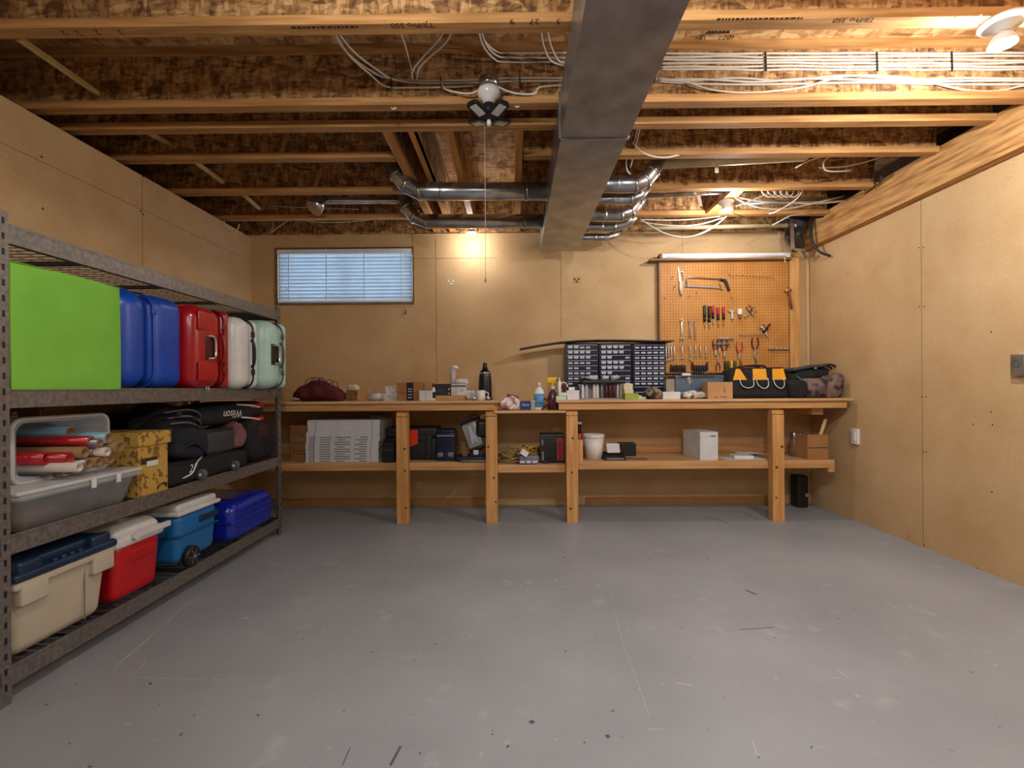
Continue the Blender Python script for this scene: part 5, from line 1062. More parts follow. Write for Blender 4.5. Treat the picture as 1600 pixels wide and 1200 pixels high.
# tool bag
M_tyel = mat('tool_bag_yellow', 'f0a81c', .6); M_cord = mat('white_piping', 'd8d8d4', .5)
xb0, xb1 = Xp(1142, 3.82), Xp(1238, 3.82); c_ = (xb0 + xb1) / 2; w = xb1 - xb0; H = hgt_(1190, 574, 3.85, ZT)
t = T('tool_bag', 'open black tool bag with yellow panels and white-piped outer pockets', 'bag', (c_, 3.96, ZT))
def tb(q): k = (q.z + H / 2) / H; return Vector((q.x * (1 - .08 * k), q.y * (1 - .45 * k), q.z)) + noise.noise_vector(q * 9) * .005
MB().rbox((0, 0, H / 2), (w, .28, H), .045, 6, None, tb, 5).build('bag_body', M_blackf, t)
def fr(x, z, off=.002):     # front face position of the tapered bag
    k = z / H; return Vector((x, -.14 * (1 - .45 * k) - off, z))
for x0, x1, x2, x3 in ((-w * .43, -w * .20, -w * .36, -w * .30), (-.05, w * .13, -.04, w * .13), (w * .22, w * .44, w * .24, w * .42)):
    m = MB(); n = 6; vs = []
    for i in range(n + 1):
        z = H * .60 + (H * .36) * i / n; a = x0 + (x2 - x0) * i / n; b_ = x1 + (x3 - x1) * i / n
        for off in (.006, -.002): vs += [fr(a, z, off), fr(b_, z, off)]
    fs = []
    for i in range(n):
        o_ = i * 4; fs += [(o_, o_ + 1, o_ + 5, o_ + 4), (o_ + 2, o_ + 6, o_ + 7, o_ + 3), (o_, o_ + 4, o_ + 6, o_ + 2), (o_ + 1, o_ + 3, o_ + 7, o_ + 5)]
    m.add(vs, fs).build('yellow_panel', M_tyel, t)
for x0, x1, d in ((-w * .33, -w * .10, .5), (-w * .06, w * .14, .52), (w * .22, w * .40, .55)):
    xm = (x0 + x1) / 2; pts = [fr(x0, H * .66, .008), fr(x0 + .01, H * .42, .02), fr(xm, H * (.34 if d < .52 else .32), .028), fr(x1 - .01, H * .42, .02), fr(x1, H * .66, .008)]
    pk = MB().rbox(tuple(fr(xm, H * .47, .004)), (x1 - x0 - .012, .03, H * .26), .012, 4).build('pocket', M_blackf, t)
    MB().tube(smooth(pts, 6), .0035, 6).build('white_piping', M_cord, pk)
for y in (-.05, .05): MB().tube(smooth([(-w * .25, y, H * .95), (-w * .18, y - .005, H + .012), (w * .1, y - .01, H + .014), (w * .2, y, H * .95)], 6), .008, 6).build('carry_handle', M_blackf, t)
MB().tube([(-w * .44, -.07, H - .005), (w * .44, -.07, H - .002)], .004, 6).build('zipper', M_maroon, t)
# black backpack and mottled jacket
c_, w_ = span(1238, 1296, 4.0)
t = T('grey_backpack', 'black and charcoal backpack slumped over a mottled brown jacket', 'bag', (c_, 4.08, ZT + .135))
def bp(q): return Vector((q.x, q.y, q.z * (1 - .3 * q.x / w_) + .02 * math.sin(q.x * 8))) + noise.noise_vector(q * 7) * .022
MB().rbox((.0, 0, .055), (w_, .24, .125), .055, 6, None, bp, 6).build('pack_body', mat('charcoal_fabric', '1b1e23', .75, col2='16181c', bump=.3, bscale=150), t)
MB().rbox((-.02, -.05, .115), (w_ * .9, .18, .03), .02, 4, None, bp, 5).build('top_flap', mat('flap_grey', '3a3f45', .6), t)
for k in range(3): MB().tube(smooth([(w_ * .2, -.08 + k * .05, .13), (w_ * .5, -.1 + k * .05, .135 - k * .01), (w_ * .7, -.1 + k * .04, .105 - k * .015), (w_ * .86, -.1 + k * .04, .055 - k * .012)], 5), .009, 6).build('strap', M_blackf, t)
MB().tube(smooth([(-w_ * .45, -.1, .05), (-.3 * w_, -.14, .0), (-w_ * .1, -.18, -.03), (w_ * .1, -.22, -.045), (.15 * w_, -.24, -.06)], 5), .008, 6).build('strap', M_grey, t)
MB().rbox((0, -.14, .11), (.025, .012, .03), .004, 2).build('buckle', M_galv2, t)
M_mott = mat('mottled_brown', '7c6660', .85, col2='34282a', scale=16, lo=.42, hi=.58)
c_, w_ = span(1232, 1331, 3.92)
c_ -= .01; w_ = min(w_, 2 * (2.60 - c_))
solo('jacket', 'mottled brown jacket bundled under the backpack at the bench corner', 'jacket', MB().rbox((0, 0, .065), (w_, .3, .15), .06, 6, None, lambda q: (lambda v: Vector((min(v.x, w_ / 2), v.y, max(-.064, v.z + (.05 if v.x > .05 else 0) * (1 if v.z > 0 else 0)))))(crumple(.045, 8, 7)(q)), 10), M_mott, (c_, 3.95, ZT))
solo('padded_case', 'small black padded case slumped between the tool bag and jacket', 'case', MB().rbox((0, 0, .075), (.14, .14, .15), .05, 6, None, crumple(.015, 9, 2), 4), M_blackf, (Xp(1243, 3.82) + .02, 3.85, ZT))

# --- drawer cabinets
M_cab = mat('cabinet_navy_black', '10131f', .35, col2='0d1019'); M_drw = mat('drawer_smoked', '1d2a4c', .2, col2='18223e', alpha=.93); M_lab = mat('drawer_paper', 'c9cede', .6)
def cabinet(label, px0, px1, rows, bottom, colfull, seed):
    D = 4.11; c, w = span(px0, px1, D); zt = P((px0 + px1) / 2, 536, D).z; H = zt - ZT
    t = T('drawer_cabinet', label, 'cabinet', (c, D, ZT)); r = random.Random(seed)
    MB().box(-w / 2, w / 2, 0.012, .15, 0, H).box(-w / 2, -w / 2 + .008, 0, .012, 0, H).box(w / 2 - .008, w / 2, 0, .012, 0, H).box(-w / 2, w / 2, 0, .012, H - .012, H).box(-w / 2, w / 2, 0, .012, 0, .014).build('cabinet_frame', M_cab, t)
    n = len(rows); z1 = H - .014; rh = (z1 - .016 - bottom) / n; cols = 5; cw = (w - .02) / cols
    base = MB().box(-cw / 2 + .002, cw / 2 - .002, -.004, .02, .0025, rh - .002)
    base.box(-cw / 2 + .001, cw / 2 - .001, -.009, -.003, rh - .0065, rh - .002)
    proto = None; lproto = {}
    def mesh(mb, nm, m): 
        o = mb.build(nm, m); me = o.data; bpy.data.objects.remove(o); return me
    dme = mesh(base, 'drawer', M_drw); lme = mesh(MB().box(-cw * .36, cw * .36, -.0068, -.0045, rh * .28, rh * .6), 'paper_label', M_lab); lme2 = mesh(MB().prism([(-cw * .42, rh * .8), (cw * .42, rh * .8), (cw * .34, rh * .3), (-cw * .34, rh * .3)], -.0068, -.0045, 'y'), 'paper_label', M_lab)
    ledge = mesh(MB().box(-cw / 2 + .001, cw / 2 - .001, -.0105, -.009, rh - .0062, rh - .0025), 'pull_lip', M_lab)
    for i, row in enumerate(rows):
        z = z1 - rh * (i + 1)
        for j in range(cols):
            d = bpy.data.objects.new('drawer', dme); COL.objects.link(d); d.parent = t; d.location = (-w / 2 + .01 + cw * (j + .5), 0, z)
            q = bpy.data.objects.new('pull_lip', ledge); COL.objects.link(q); q.parent = d
            if row[j] != '.': q = bpy.data.objects.new('paper_label', lme if row[j] == 'l' else lme2); COL.objects.link(q); q.parent = d
    if bottom > .02:
        for k in range(2 if bottom > .06 else 1):
            hh_ = bottom / (2 if bottom > .06 else 1); d = MB().box(-w / 2 + .012, w / 2 - .012, -.004, .02, .003, hh_ - .004).build('wide_drawer', M_drw, t, .001, loc=(0, 0, .014 + k * hh_)); MB().box(-.02, .02, -.0065, -.004, hh_ * .35, hh_ * .6).build('paper_label', M_lab, d); MB().box(-w / 2 + .012, w / 2 - .012, -.008, -.003, hh_ - .008, hh_ - .004).build('pull_lip', M_lab, d)
    return t
cabinet('dark drawer cabinet with labelled drawers, nearest the spray bottle', 885, 935, ['ttll.', 'tttt.', 'tttt.', 'llll.', 'll.l.', 'llll.', 'll...', 'l....', 'l....'], .05, 4, 1)
cabinet('dark drawer cabinet in the middle of the row of three', 937, 987, ['tttt.', 'tttt.', 'tt..l', 'tttt.', 'tttt.', 'tt...', '....l', 'l...l', '.....'], .05, 4, 2)
cabinet('dark drawer cabinet with every small drawer labelled, beside the pegboard', 989, 1041, ['lllll', 'lllll', 'lllll', 'lllll', 'lllll', 'lllll', 'lllll', 'lllll'], .09, 5, 3)
zt = P(960, 536, 4.11).z
pl = []
for k in range(9):
    px = 812 + (1050 - 812) * k / 8; py = [545, 539.5, 535, 532.5, 531.5, 531.5, 532, 533, 534.5][k]; pl.append(P(px, py, 4.1))
m = MB(); vs = []
for v in pl:
    z = max(v.z, zt + .012) if v.x > P(884, 540, 4.1).x else v.z
    for dy, dz in ((-.07, 0), (.12, 0), (.12, -.008), (-.07, -.008)): vs.append(Vector((v.x, 4.1 + dy, z + dz)))
fs = [(0, 1, 2, 3), tuple(len(vs) - 4 + k for k in (3, 2, 1, 0))]
for i in range(8):
    for k in range(4): fs.append((i * 4 + k, (i + 1) * 4 + k, (i + 1) * 4 + (k + 1) % 4, i * 4 + (k + 1) % 4))
tp = T('trim_plank', 'long warped dark plank lying across the tops of the drawer cabinets', 'plank', (pl[0].x, 4.1, 0))
m.v = []; m.add([v - tp.location for v in vs], fs).build('plank_board', mat('plank_black', '26262a', .5), tp)
m = MB(); vs2 = [v + Vector((0, (-.004 if i % 4 in (0, 3) else -.19), (-.003 if i % 4 < 2 else .0025))) for i, v in enumerate(vs)]
m.add([v - tp.location for v in vs2], fs).build('pale_front_edge', M_grey, tp)
# ---------------------------------------------------------------- under the bench
D0 = 3.86
for i, (y0, y1, lab) in enumerate(((694, 722, 'brown carton on the low shelf behind the rack end, lower of two'), (667, 694, 'brown carton stacked on another behind the rack end'))):
    c, w = span(453, 481, 3.98); zb = ZL if i == 0 else ZL + hb0 + .001
    h = (y1 - y0) / 754 * 3.98; hb0 = h
    t = T('brown_carton', lab, 'box', (c, 4.07, zb)); MB().box(-w / 2, w / 2, -.09, .09, 0, h).build('box_body', M_card, t, .002); lines(t, -.0905, -w / 2 + .02, w / 2 - .02, [h * .5, h * .35], M_ink, .006, i)
z = ZL + .0005; r = random.Random(8); words_ = ('at the bottom', 'second from the bottom', 'third from the bottom', 'fourth from the bottom', 'fifth from the bottom', 'sixth from the bottom', 'seventh from the bottom', 'eighth from the bottom', 'ninth from the bottom', 'ninth from the top', 'eighth from the top', 'seventh from the top', 'sixth from the top', 'fifth from the top', 'fourth from the top', 'third from the top', 'second from the top', 'at the very top')
Hst = P(540, 656, D0).z - ZL; hc = Hst / 18
for i in range(18):
    c, w = span(477 + (1 if i > 7 else 0) + (2 if i > 12 else 0) + r.uniform(-.5, .5), 592 + (1 if i > 8 else -1) + r.uniform(-.5, .5), D0)
    t = T('flat_carton', 'flat white printed carton in the tall stack, ' + words_[i], 'box', (c, D0 + .2, z), r.uniform(-.008, .008), 'stack of flat white cartons')
    MB().box(-w / 2, w / 2, -.2, .2, 0, hc - .0012).build('carton_body', M_wcard, t)
    k = MB()
    if i < 11:
        for x0, x1 in ((-.27, -.22), (-.18, -.1), (-.06, .06) if i % 3 else (-.04, .02), (.1, .2) if i % 2 else (.14, .2)):
            x = x0
            while x < x1: k.box(x, x + .008, -.2006, -.2, hc * .3, hc * .72); x += .0125
    k.box(-w * .39, -w * .385, -.2006, -.2, 0, hc - .001).box(w * .39, w * .395, -.2006, -.2, 0, hc - .001).build('printed_text', M_ink2, t)
    z += hc
solo('grey_rag', 'grey rag lying over the far edge of the white carton stack', 'cloth', MB().rbox((0, 0, .012), (.12, .2, .03), .012, 4, None, crumple(.012, 18, 3), 4), mat('grey_rag_cloth', '6d6862', .9), (Xp(596, 4.0) - .02, 4.05, z + .006))
# black cases
M_case = mat('case_black', '1b1c20', .45); M_orl = mat('latch_orange', 'ea3a14', .4)
c, w = span(602, 683, 3.96); h = hgt_(650, 668, 3.96, ZL)
t = T('tool_case', 'large black tool case with a bright orange latch, behind the bench post', 'case', (c, 4.08, ZL))
MB().rbox((0, 0, h * .34), (w, .24, h * .68), .015, 3).build('case_base', M_case, t); MB().rbox((0, -.0, h * .84), (w, .24, h * .32), .015, 3).build('case_lid', M_case, t)
MB().rbox((w * .33, -.127, h * .4), (.05, .02, h * .78), .008, 3).rbox((w * .05, -.125, h * .66), (w * .5, .018, .04), .006, 3).build('case_rib', M_case, t)
c2, w2 = span(636, 652, 3.94); MB().prism([(c2 - c - w2 / 2, h * .38), (c2 - c + w2 / 2, h * .5), (c2 - c + w2 / 2, h * .93), (c2 - c - w2 / 2, h * .93)], -.14, -.122, 'y').build('orange_latch', M_orl, t, .003)
t = carton('charcoal_case', 'small charcoal case between the carton stack and the bench post', 'case', 600, 618, 690, 3.9, .1, M_case, ZL); t.location.y = 3.88; MB().box(-t['w'] / 2, t['w'] / 2, -.052, -.05, t['h'] * .6, t['h'] * .64).build('lid_seam', M_grey, t)
M_nvc = mat('navy_clear_plastic', '14264a', .25, col2='0d1830')
c, w = span(680, 711, 3.9); h = hgt_(695, 671, 3.9, ZL)
t = T('parts_bin', 'dark navy parts organiser with two grey label windows', 'organiser', (c, 3.99, ZL))
MB().rbox((0, 0, h * .45), (w, .17, h * .9), .012, 3).build('bin_body', M_nvc, t); MB().rbox((0, 0, h * .93), (w * .9, .16, h * .14), .02, 4).build('lid', M_nvc, t); MB().box(-w * .42, w * .42, -.088, -.084, h * .79, h * .805).build('lid_edge', M_wcard, t)
for x in (-w * .27, w * .25): MB().rbox((x, -.087, h * .2), (w * .28, .006, h * .14), .003, 2).build('label_window', M_silv, t)
c, w = span(712, 762, 3.86)
t = T('drill_case', 'open power-tool case, its clear lid tilted up over grey bits', 'case', (c, 3.96, ZL))
MB().rbox((0, -.02, .022), (w, .2, .04), .012, 3).build('case_tray', M_case, t)
MB().rbox((.02, -.13, .006 + .006), (w * .84, .05, .012), .005, 2).build('tray_lip', M_silv, t)
Ml = Matrix.Translation((.02, -.03, .21)) @ Matrix.Rotation(-.35, 4, 'Y') @ Matrix.Rotation(-.2, 4, 'X')
ldm = MB().rbox((0, 0, 0), (.17, .05, .26), .018, 4, Ml).build('case_lid', M_case, t)
MB().rbox((-.02, -.03, 0), (.12, .012, .2), .008, 3, Ml).build('clear_window', mat('smoked_clear', '9aa29e', .2), ldm)
for x, a_ in ((-.035, .1), (0, -.12)): MB().bar(Ml @ Vector((x, -.038, -.07)), Ml @ Vector((x + a_ * .2, -.038, .075)), .022, .008, (0, 1, 0)).build('grey_insert', M_lab, ldm)
MB().tube([Ml @ v for v in smooth([(-.085, 0, .1), (-.06, -.02, .14), (.02, -.02, .16), (.085, 0, .13)], 4)], .007, 6).build('rim_rail', M_grey, ldm)
MB().rbox((.08, -.06, .26), (.1, .06, .14), .03, 4).build('tool_body', mat('dark_olive_plastic', '23271f', .4), t)
for k, (x, zz_) in enumerate(((.03, .07), (.07, .055), (-.06, .045), (.0, .05))): MB().rbox((x, -.08, zz_), (.045, .03, .04), .008, 3).build('drill_bit_block', (M_white, M_nvc, M_grey, M_nvc)[k], t)
a_, b_ = P(734, 652, 4.05), P(757, 636, 3.95); solo('wood_offcut', 'pale wood strip poking up under the bench top behind the tool case', 'strip', MB().bar(a_, b_, .03, .02), M_flange)
# middle low shelf
zl2 = ZL - .022; M_ycord = mat('yellow_cord', 'd9a71a', .5); M_ocord = mat('olive_cord', '6f6a2c', .6); M_tcord = mat('tan_cord', 'b59a6c', .6)
def coil(label, px, D, z, rx, ry, n, m, seed, r0=.004, name='extension_cord'):
    r = random.Random(seed); c = P(px, 700, D); pts = []
    for k in range(n * 10 + 1):
        a_ = 2 * PI * k / 10 + seed; q = 1 + .18 * math.sin(a_ * .37 + seed) ; pts.append((rx * q * math.cos(a_), ry * q * math.sin(a_), .008 + .075 * k / (n * 10) * (1 + .5 * math.sin(a_ * 1.7)) + r.uniform(0, .012)))
    return solo(name, label, 'cord', MB().tube(smooth(pts, 3), r0, 6), m, (c.x, D, z))
coil('olive cord coiled loosely on the short low shelf', 795, 3.98, zl2, .08, .07, 5, M_ocord, 1)
coil('tan cord looped low at the post end of the short shelf', 800, 3.92, zl2, .09, .05, 3, M_tcord, 4)
coil('bright yellow cord draped over the grey power block', 824, 3.93, zl2 + .02, .065, .05, 5, M_ycord, 2)
coil('black cord heaped behind the yellow cord', 830, 4.06, zl2 + .01, .07, .06, 5, M_blackc, 6)
t = T('power_block', 'small grey slotted power block hanging over the shelf edge', 'charger', (span(808, 842, 3.84)[0], 3.87, zl2))
MB().rbox((0, 0, .04), (.17, .1, .075), .025, 4).build('housing', mat('block_grey', '7c8090', .4, col2='50525e'), t)
for k in range(3): MB().rbox((-.05 + k * .05, -.052, .022), (.04, .008, .022), .004, 2).build('vent_slot', M_lab, t)
MB().box(-.05, .05, -.0, .0, 0, 0)
solo('paper_tag', 'white paper tag tilted on the grey power block', 'tag', MB().cb((0, 0, 0), (.06, .003, .045), Matrix.Rotation(.6, 4, 'Y') @ Matrix.Rotation(-.4, 4, 'X')), M_wcard, (span(814, 824, 3.82)[0], 3.81, zl2 + .095))
c, w = span(844, 882, 3.9); h = hgt_(862, 678, 3.9, zl2)
t = T('battery_box', 'black box with a red upright label and pale edge trim', 'box', (c, 3.97, zl2)); MB().rbox((0, 0, h / 2), (w, .14, h), .008, 3).build('box_body', M_black, t)
MB().box(w * .18, w * .44, -.0712, -.07, h * .1, h * .85).build('red_label', mat('label_red', 'b8202a', .45), t)
text('HI/LOWD', .036, M_ink2, t, (w * .31, -.0718, h * .4), (PI / 2, -PI / 2, 0), bold=.001)
MB().box(-w * .44, -w * .36, -.0712, -.07, h * .05, h * .4).box(-w * .44, -w * .38, -.0712, -.07, h * .62, h * .8).build('side_label', M_silv, t)
MB().tube([(-w / 2 + .004, -.07, .01), (-w / 2 + .004, -.07, h - .01), (w / 2 - .004, -.07, h - .008), (w / 2 - .004, -.07, .01)], .003, 6).build('edge_trim', M_silv, t)
MB().rbox((-w * .3, -.085, .012), (.05, .03, .024), .004, 2).build('foot', M_black, t)
carton('white_plate', 'small grey wall plate seen in the shade above the battery box', 'plate', 863, 873, 668, YB - .006, .005, M_lab, P(868, 674, YB - .006).z)
# pegboard bench low shelf
c, w = span(899, 912, 3.92); h = hgt_(905, 659, 3.92, ZL)
t = T('aerosol_can', 'tall red aerosol can with a pale cap tucked behind the post', 'can', (c, 3.99, ZL)); MB().lathe([(.028, 0), (.03, .004), (.03, h * .62), (.022, h * .68)], (0, 0, 0), 20).build('can_body', mat('can_red', '9b1620', .35, col2='c9535a', scale=20), t); MB().lathe([(.02, h * .68), (.02, h * .9)], (0, 0, 0), 16).build('cap', M_black, t); MB().rbox((.004, 0, h * .95), (.045, .02, .02), .006, 2).build('spray_nozzle', M_white, t)
t = T('wood_block', 'upright pine offcut in front of the red aerosol can', 'block', (span(903, 909, 3.85)[0], 3.86, ZL)); MB().box(-.02, .02, -.018, .018, 0, .17).build('offcut', M_pineZ, t, .001)
c, w = span(912, 946, 3.92); h = hgt_(929, 679, 3.92, ZL); r_ = w / 2
t = T('bucket', 'white plastic bucket with a thick rim and embossed diagonal ribs', 'bucket', (c, 3.98, ZL))
MB().lathe([(.0001, .004), (r_ * .76, 0), (r_ * .93, h * .86), (r_ * .86, h * .86), (r_ * .7, .008)], (0, 0, 0), 32).build('bucket_body', M_white, t)
MB().lathe([(r_ * .93, h * .84), (r_, h * .86), (r_, h * .97), (r_ * .95, h), (r_ * .9, h * .98), (r_ * .88, h * .86)], (0, 0, 0), 32).build('rim', M_white, t)
MB().lathe([(.0001, h * .7), (r_ * .84, h * .7)], (0, 0, 0), 24).build('contents', M_ink, t)
for k in range(3):
    pts = []
    for j in range(7):
        a_ = math.radians(-150 + j * 11 ); zz_ = h * (.28 + .17 * k + .03 * j * 1.3); rr = r_ * (.76 + .17 * zz_ / (h * .86)); pts.append((rr * math.cos(a_), rr * math.sin(a_), zz_))
    MB().tube(pts, .0022, 5).build('embossed_rib', M_white, t)
c, w = span(944, 977, 3.88)
t = T('digital_scale', 'low black scale with a grey keypad, a white folded card on it', 'scale', (c, 3.94, ZL)); MB().prism([(-.07, 0), (.07, 0), (.07, .055), (-.07, .025)], -w / 2, w / 2, 'x').build('scale_body', M_black, t, .004)
MB().box(-w * .4, w * .4, -.073, -.0705, .006, .02).build('keypad', M_silv, t)
solo('folded_card', 'white folded card propped on the black scale', 'card', MB().prism([(0, 0), (.04, .07), (.042, .07), (.004, 0)], -.052, .052, 'x'), M_wcard, (c, 3.93, ZL + .055))
solo('cable_end', 'thin grey-green cable trailing off the black scale', 'cable', MB().tube(smooth([(0, 0, .006), (.05, -.02, .01), (.1, -.03, .006), (.14, -.05, .012), (.17, -.05, .006)], 5), .005, 6), M_grey, (Xp(977, 3.92), 3.95, ZL))
solo('black_box', 'dark box sitting at the wall behind the black scale', 'box', MB().box(-.07, .07, -.05, .05, 0, .11), M_black, (Xp(981, 4.1), 4.16, ZL), bevel=.004)
# white carton turned
a1, a2, a3 = P(1094, 717, 3.86), P(1122, 716, 3.86), P(1068, 702, 4.12)
hh_ = hgt_(1094, 675, 3.86, ZL)
t = T('white_file_box', 'tall white carton standing at an angle on the low shelf', 'box', (a1.x, 3.86, ZL)); w = a2.x - a1.x; dx = a3.x - a1.x
m = MB(); vs = [(0, 0), (w, 0), (w + dx * .55, .30), (dx * .75, .30)]
vb_ = [Vector((x, y, 0)) for x, y in vs] + [Vector((x, y, hh_)) for x, y in vs]
m.add(vb_, [(3, 2, 1, 0), (0, 1, 5, 4), (1, 2, 6, 5), (2, 3, 7, 6), (3, 0, 4, 7)]).build('box_body', M_wcard, t)
MB().add([v + Vector((0, 0, .0015 if i < 4 else .0)) for i, v in enumerate([vb_[4], vb_[5], vb_[6], vb_[7]])], [(0, 1, 2, 3)]).build('box_lid', M_wcard, t)
lines(t, -.0006, w * .55, w * .85, [hh_ * .83], M_ink2, .009, 3, 0)
# papers
pc = P(1155, 712, 3.86)
for i, (x, y, w, d, rz, m, lab) in enumerate(((1158, 3.93, .34, .16, .02, M_wcard, 'large flat sheet of white card on the low shelf'), (1158, 3.95, .15, .12, -.1, M_white, 'small white booklet on top of the flat card'), (1167, 4.06, .2, .1, -.12, M_lab, 'thin grey leaflet leaning behind the white booklet'))):
    h = (.004, .024, .005)[i]; zb = ZL + (.0005, .005, .03)[i]; solo('paper_sheet', lab, 'paper', MB().box(-w / 2, w / 2, -d / 2, d / 2, 0, h), m, (Xp(x, y), y, zb), rz, bevel=.001)
a1, a2, a3 = P(1262, 712, 3.87), P(1294, 711, 3.87), P(1236, 704, 4.05)
hh_ = hgt_(1262, 679, 3.87, ZL)
t = T('open_box', 'open cardboard box on the shelf end with a paint stick inside', 'box', (a1.x, 3.87, ZL)); w = a2.x - a1.x; dx = (a3.x - a1.x)
def quad(m, p, q, h, th=.004):
    p = Vector((*p, 0)); q = Vector((*q, 0)); return m.bar(p + Vector((0, 0, h / 2)), q + Vector((0, 0, h / 2)), th, h)
m = MB(); c0, c1, c2, c3 = (0, 0), (w, 0), (w + dx * .25, .22), (dx * .7, .22)
for p, q in ((c0, c1), (c1, c2), (c2, c3), (c3, c0)): quad(m, p, q, hh_)
m.add([(*c0, .002), (*c1, .002), (*c2, .002), (*c3, .002)], [(0, 1, 2, 3)]).build('box_body', M_card, t); MB().box(.0, w, -.0032, -.0024, hh_ * .45, hh_ * .48).build('tape_line', M_ink, t)
q0, q1 = P(1277, 690, 3.95), P(1290, 655, 3.92); q1.x = min(q1.x, 2.58)
solo('paint_stick', 'pale wooden paint stick standing up out of the open box', 'stick', MB().bar(q0 - Vector((.02, 0, .08)), q1, .026, .005, (0, 1, 0)), mat('stick_wood', 'e0c08a', .6))
for k, (px, lab) in enumerate(((1244, 'pale tin lid showing inside the open box, farther'), (1252, 'pale tin lid showing inside the open box, nearer'))):
    t = T('paint_tin', lab, 'tin', (P(px, 690, 3.98 + .03 * (1 - k)).x, 4.0 + .04 * (1 - k), ZL + .006)); MB().lathe([(.026, 0), (.026, hh_ - .01), (.022, hh_ - .002), (.0001, hh_ - .002)], (0, 0, 0), 18).build('tin_body', M_galv2, t)
# floor: black cleanout box in the corner
c = P(1253, 790, 4.2)
t = T('floor_pump', 'dark upright pump housing on the floor in the corner under the bench', 'pump', (c.x - .01, 4.22, 0)); H = 1.05 - (745 - 606) / 754 * 4.2
MB().rbox((0, 0, H / 2), (.1, .12, H), .02, 4).build('housing', M_black, t); MB().lathe([(.016, 0), (.016, .03)], (0, 0, 0), 12, Matrix.Translation((.015, -.06, H * .42)) @ Matrix.Rotation(PI / 2, 4, 'X')).build('valve_cap', M_chrome, t)

# ---------------------------------------------------------------- pegboard and tools
M_peg = mat('pegboard_tan', 'c88c45', .6, col2='b97c36', scale=6)
def holes():
    nt = M_peg.node_tree; N = nt.nodes; L = nt.links; b = N['Principled BSDF']; src = b.inputs['Base Color'].links[0].from_socket
    tc = N.new('ShaderNodeTexCoord'); sc = N.new('ShaderNodeVectorMath'); sc.operation = 'SCALE'; sc.inputs['Scale'].default_value = 1 / .0254; L.new(tc.outputs['Object'], sc.inputs[0])
    fr_ = N.new('ShaderNodeVectorMath'); fr_.operation = 'FRACTION'; L.new(sc.outputs[0], fr_.inputs[0])
    sb = N.new('ShaderNodeVectorMath'); sb.operation = 'SUBTRACT'; sb.inputs[1].default_value = (.5, 0, .5); L.new(fr_.outputs[0], sb.inputs[0])
    ml = N.new('ShaderNodeVectorMath'); ml.operation = 'MULTIPLY'; ml.inputs[1].default_value = (1, 0, 1); L.new(sb.outputs[0], ml.inputs[0])
    ln = N.new('ShaderNodeVectorMath'); ln.operation = 'LENGTH'; L.new(ml.outputs[0], ln.inputs[0])
    lt = N.new('ShaderNodeMath'); lt.operation = 'LESS_THAN'; lt.inputs[1].default_value = .17; L.new(ln.outputs['Value'], lt.inputs[0])
    mx = N.new('ShaderNodeMix'); mx.data_type = 'RGBA'; L.new(lt.outputs[0], mx.inputs['Factor']); L.new(src, mx.inputs['A']); mx.inputs['B'].default_value = lin('5c3510'); L.new(mx.outputs['Result'], b.inputs['Base Color'])
holes()
YP = 4.285
a, e = P(1031, 400, YP), P(1232, 400, YP); zp1 = P(1130, 402, YP).z; zp0 = 1.1
t = T('pegboard', 'orange-brown pegboard framed in wood above the bench, hung with tools', 'pegboard', (a.x, YP, zp0)); w = e.x - a.x; h = zp1 - zp0
MB().box(0, w, 0, .006, 0, h).build('perforated_panel', M_peg, t)
MB().box(-.012, 0, -.006, .043, 0, h + .02).box(w, w + .02, -.012, .043, 0, h).build('side_frame', M_wood, t); MB().box(-.1, w, -.05, .043, h - .035, h - .02).build('top_ledge', M_wood, t)
t2 = T('strip_light', 'unlit white strip light fixed above the pegboard', 'light', (a.x, YP, zp0 + h - .018)); MB().rbox((w / 2, -.02, .022), (w - .01, .06, .04), .006, 3).build('light_housing', M_vinyl, t2); MB().lathe([(.011, -w / 2 + .05), (.011, w / 2 - .05)], (0, 0, 0), 12, Matrix.Translation((w / 2, -.045, .006)) @ Matrix.Rotation(PI / 2, 4, 'Y')).build('tube', M_white, t2); MB().box(-.012, 0, -.05, .01, 0, .044).build('end_cap', M_wood, t2)
MB().tube([(w - .06, -.05, -.002), (w - .06, -.05, -.045)], .003, 6).build('pull_switch', M_white, t2)
x0, x1 = P(1234, 450, 4.27).x, P(1249, 450, 4.27).x
solo('wall_stud', 'upright pine stud beside the pegboard in the corner', 'stud', MB().box(0, x1 - x0, 0, .055, ZT + .003 - ZT, P(1240, 396, 4.27).z - ZT), M_pineZ, (x0, 4.27, ZT + .001), bevel=.002)
solo('corner_strip', 'narrow upright strip standing in the room corner beside the stud', 'strip', MB().box(-.022, 0, 0, .012, 0, 1.25), mat('strip_tan', 'cfae7d', .6), (2.622, 4.312, ZT + .001))
YT = YP - .002
def hang(name, label, cat, px, py, group=None):
    p = P(px, py, YT - .012); return T(name, label, cat, p, 0, group), p
def L_(p, px, py, off=0):  q = P(px, py, YT - .012); return Vector((q.x - p.x, off, q.z - p.z))
def hook(p=None): return MB().tube([(0, .012, .006), (0, -.004, .006), (0, -.004, -.004), (0, -.022, -.008), (0, -.026, .002)] , .0024, 5)
ORD = 'first second third fourth fifth sixth seventh eighth ninth tenth eleventh twelfth thirteenth fourteenth'.split()
hp = None; hpts = [('upper hook row', 1140 + k * 5.2, 430 + (k % 2) * .8 + k * .25) for k in range(14)] + [('middle hook row', 1156 + k * 3.6, 524) for k in range(11)]
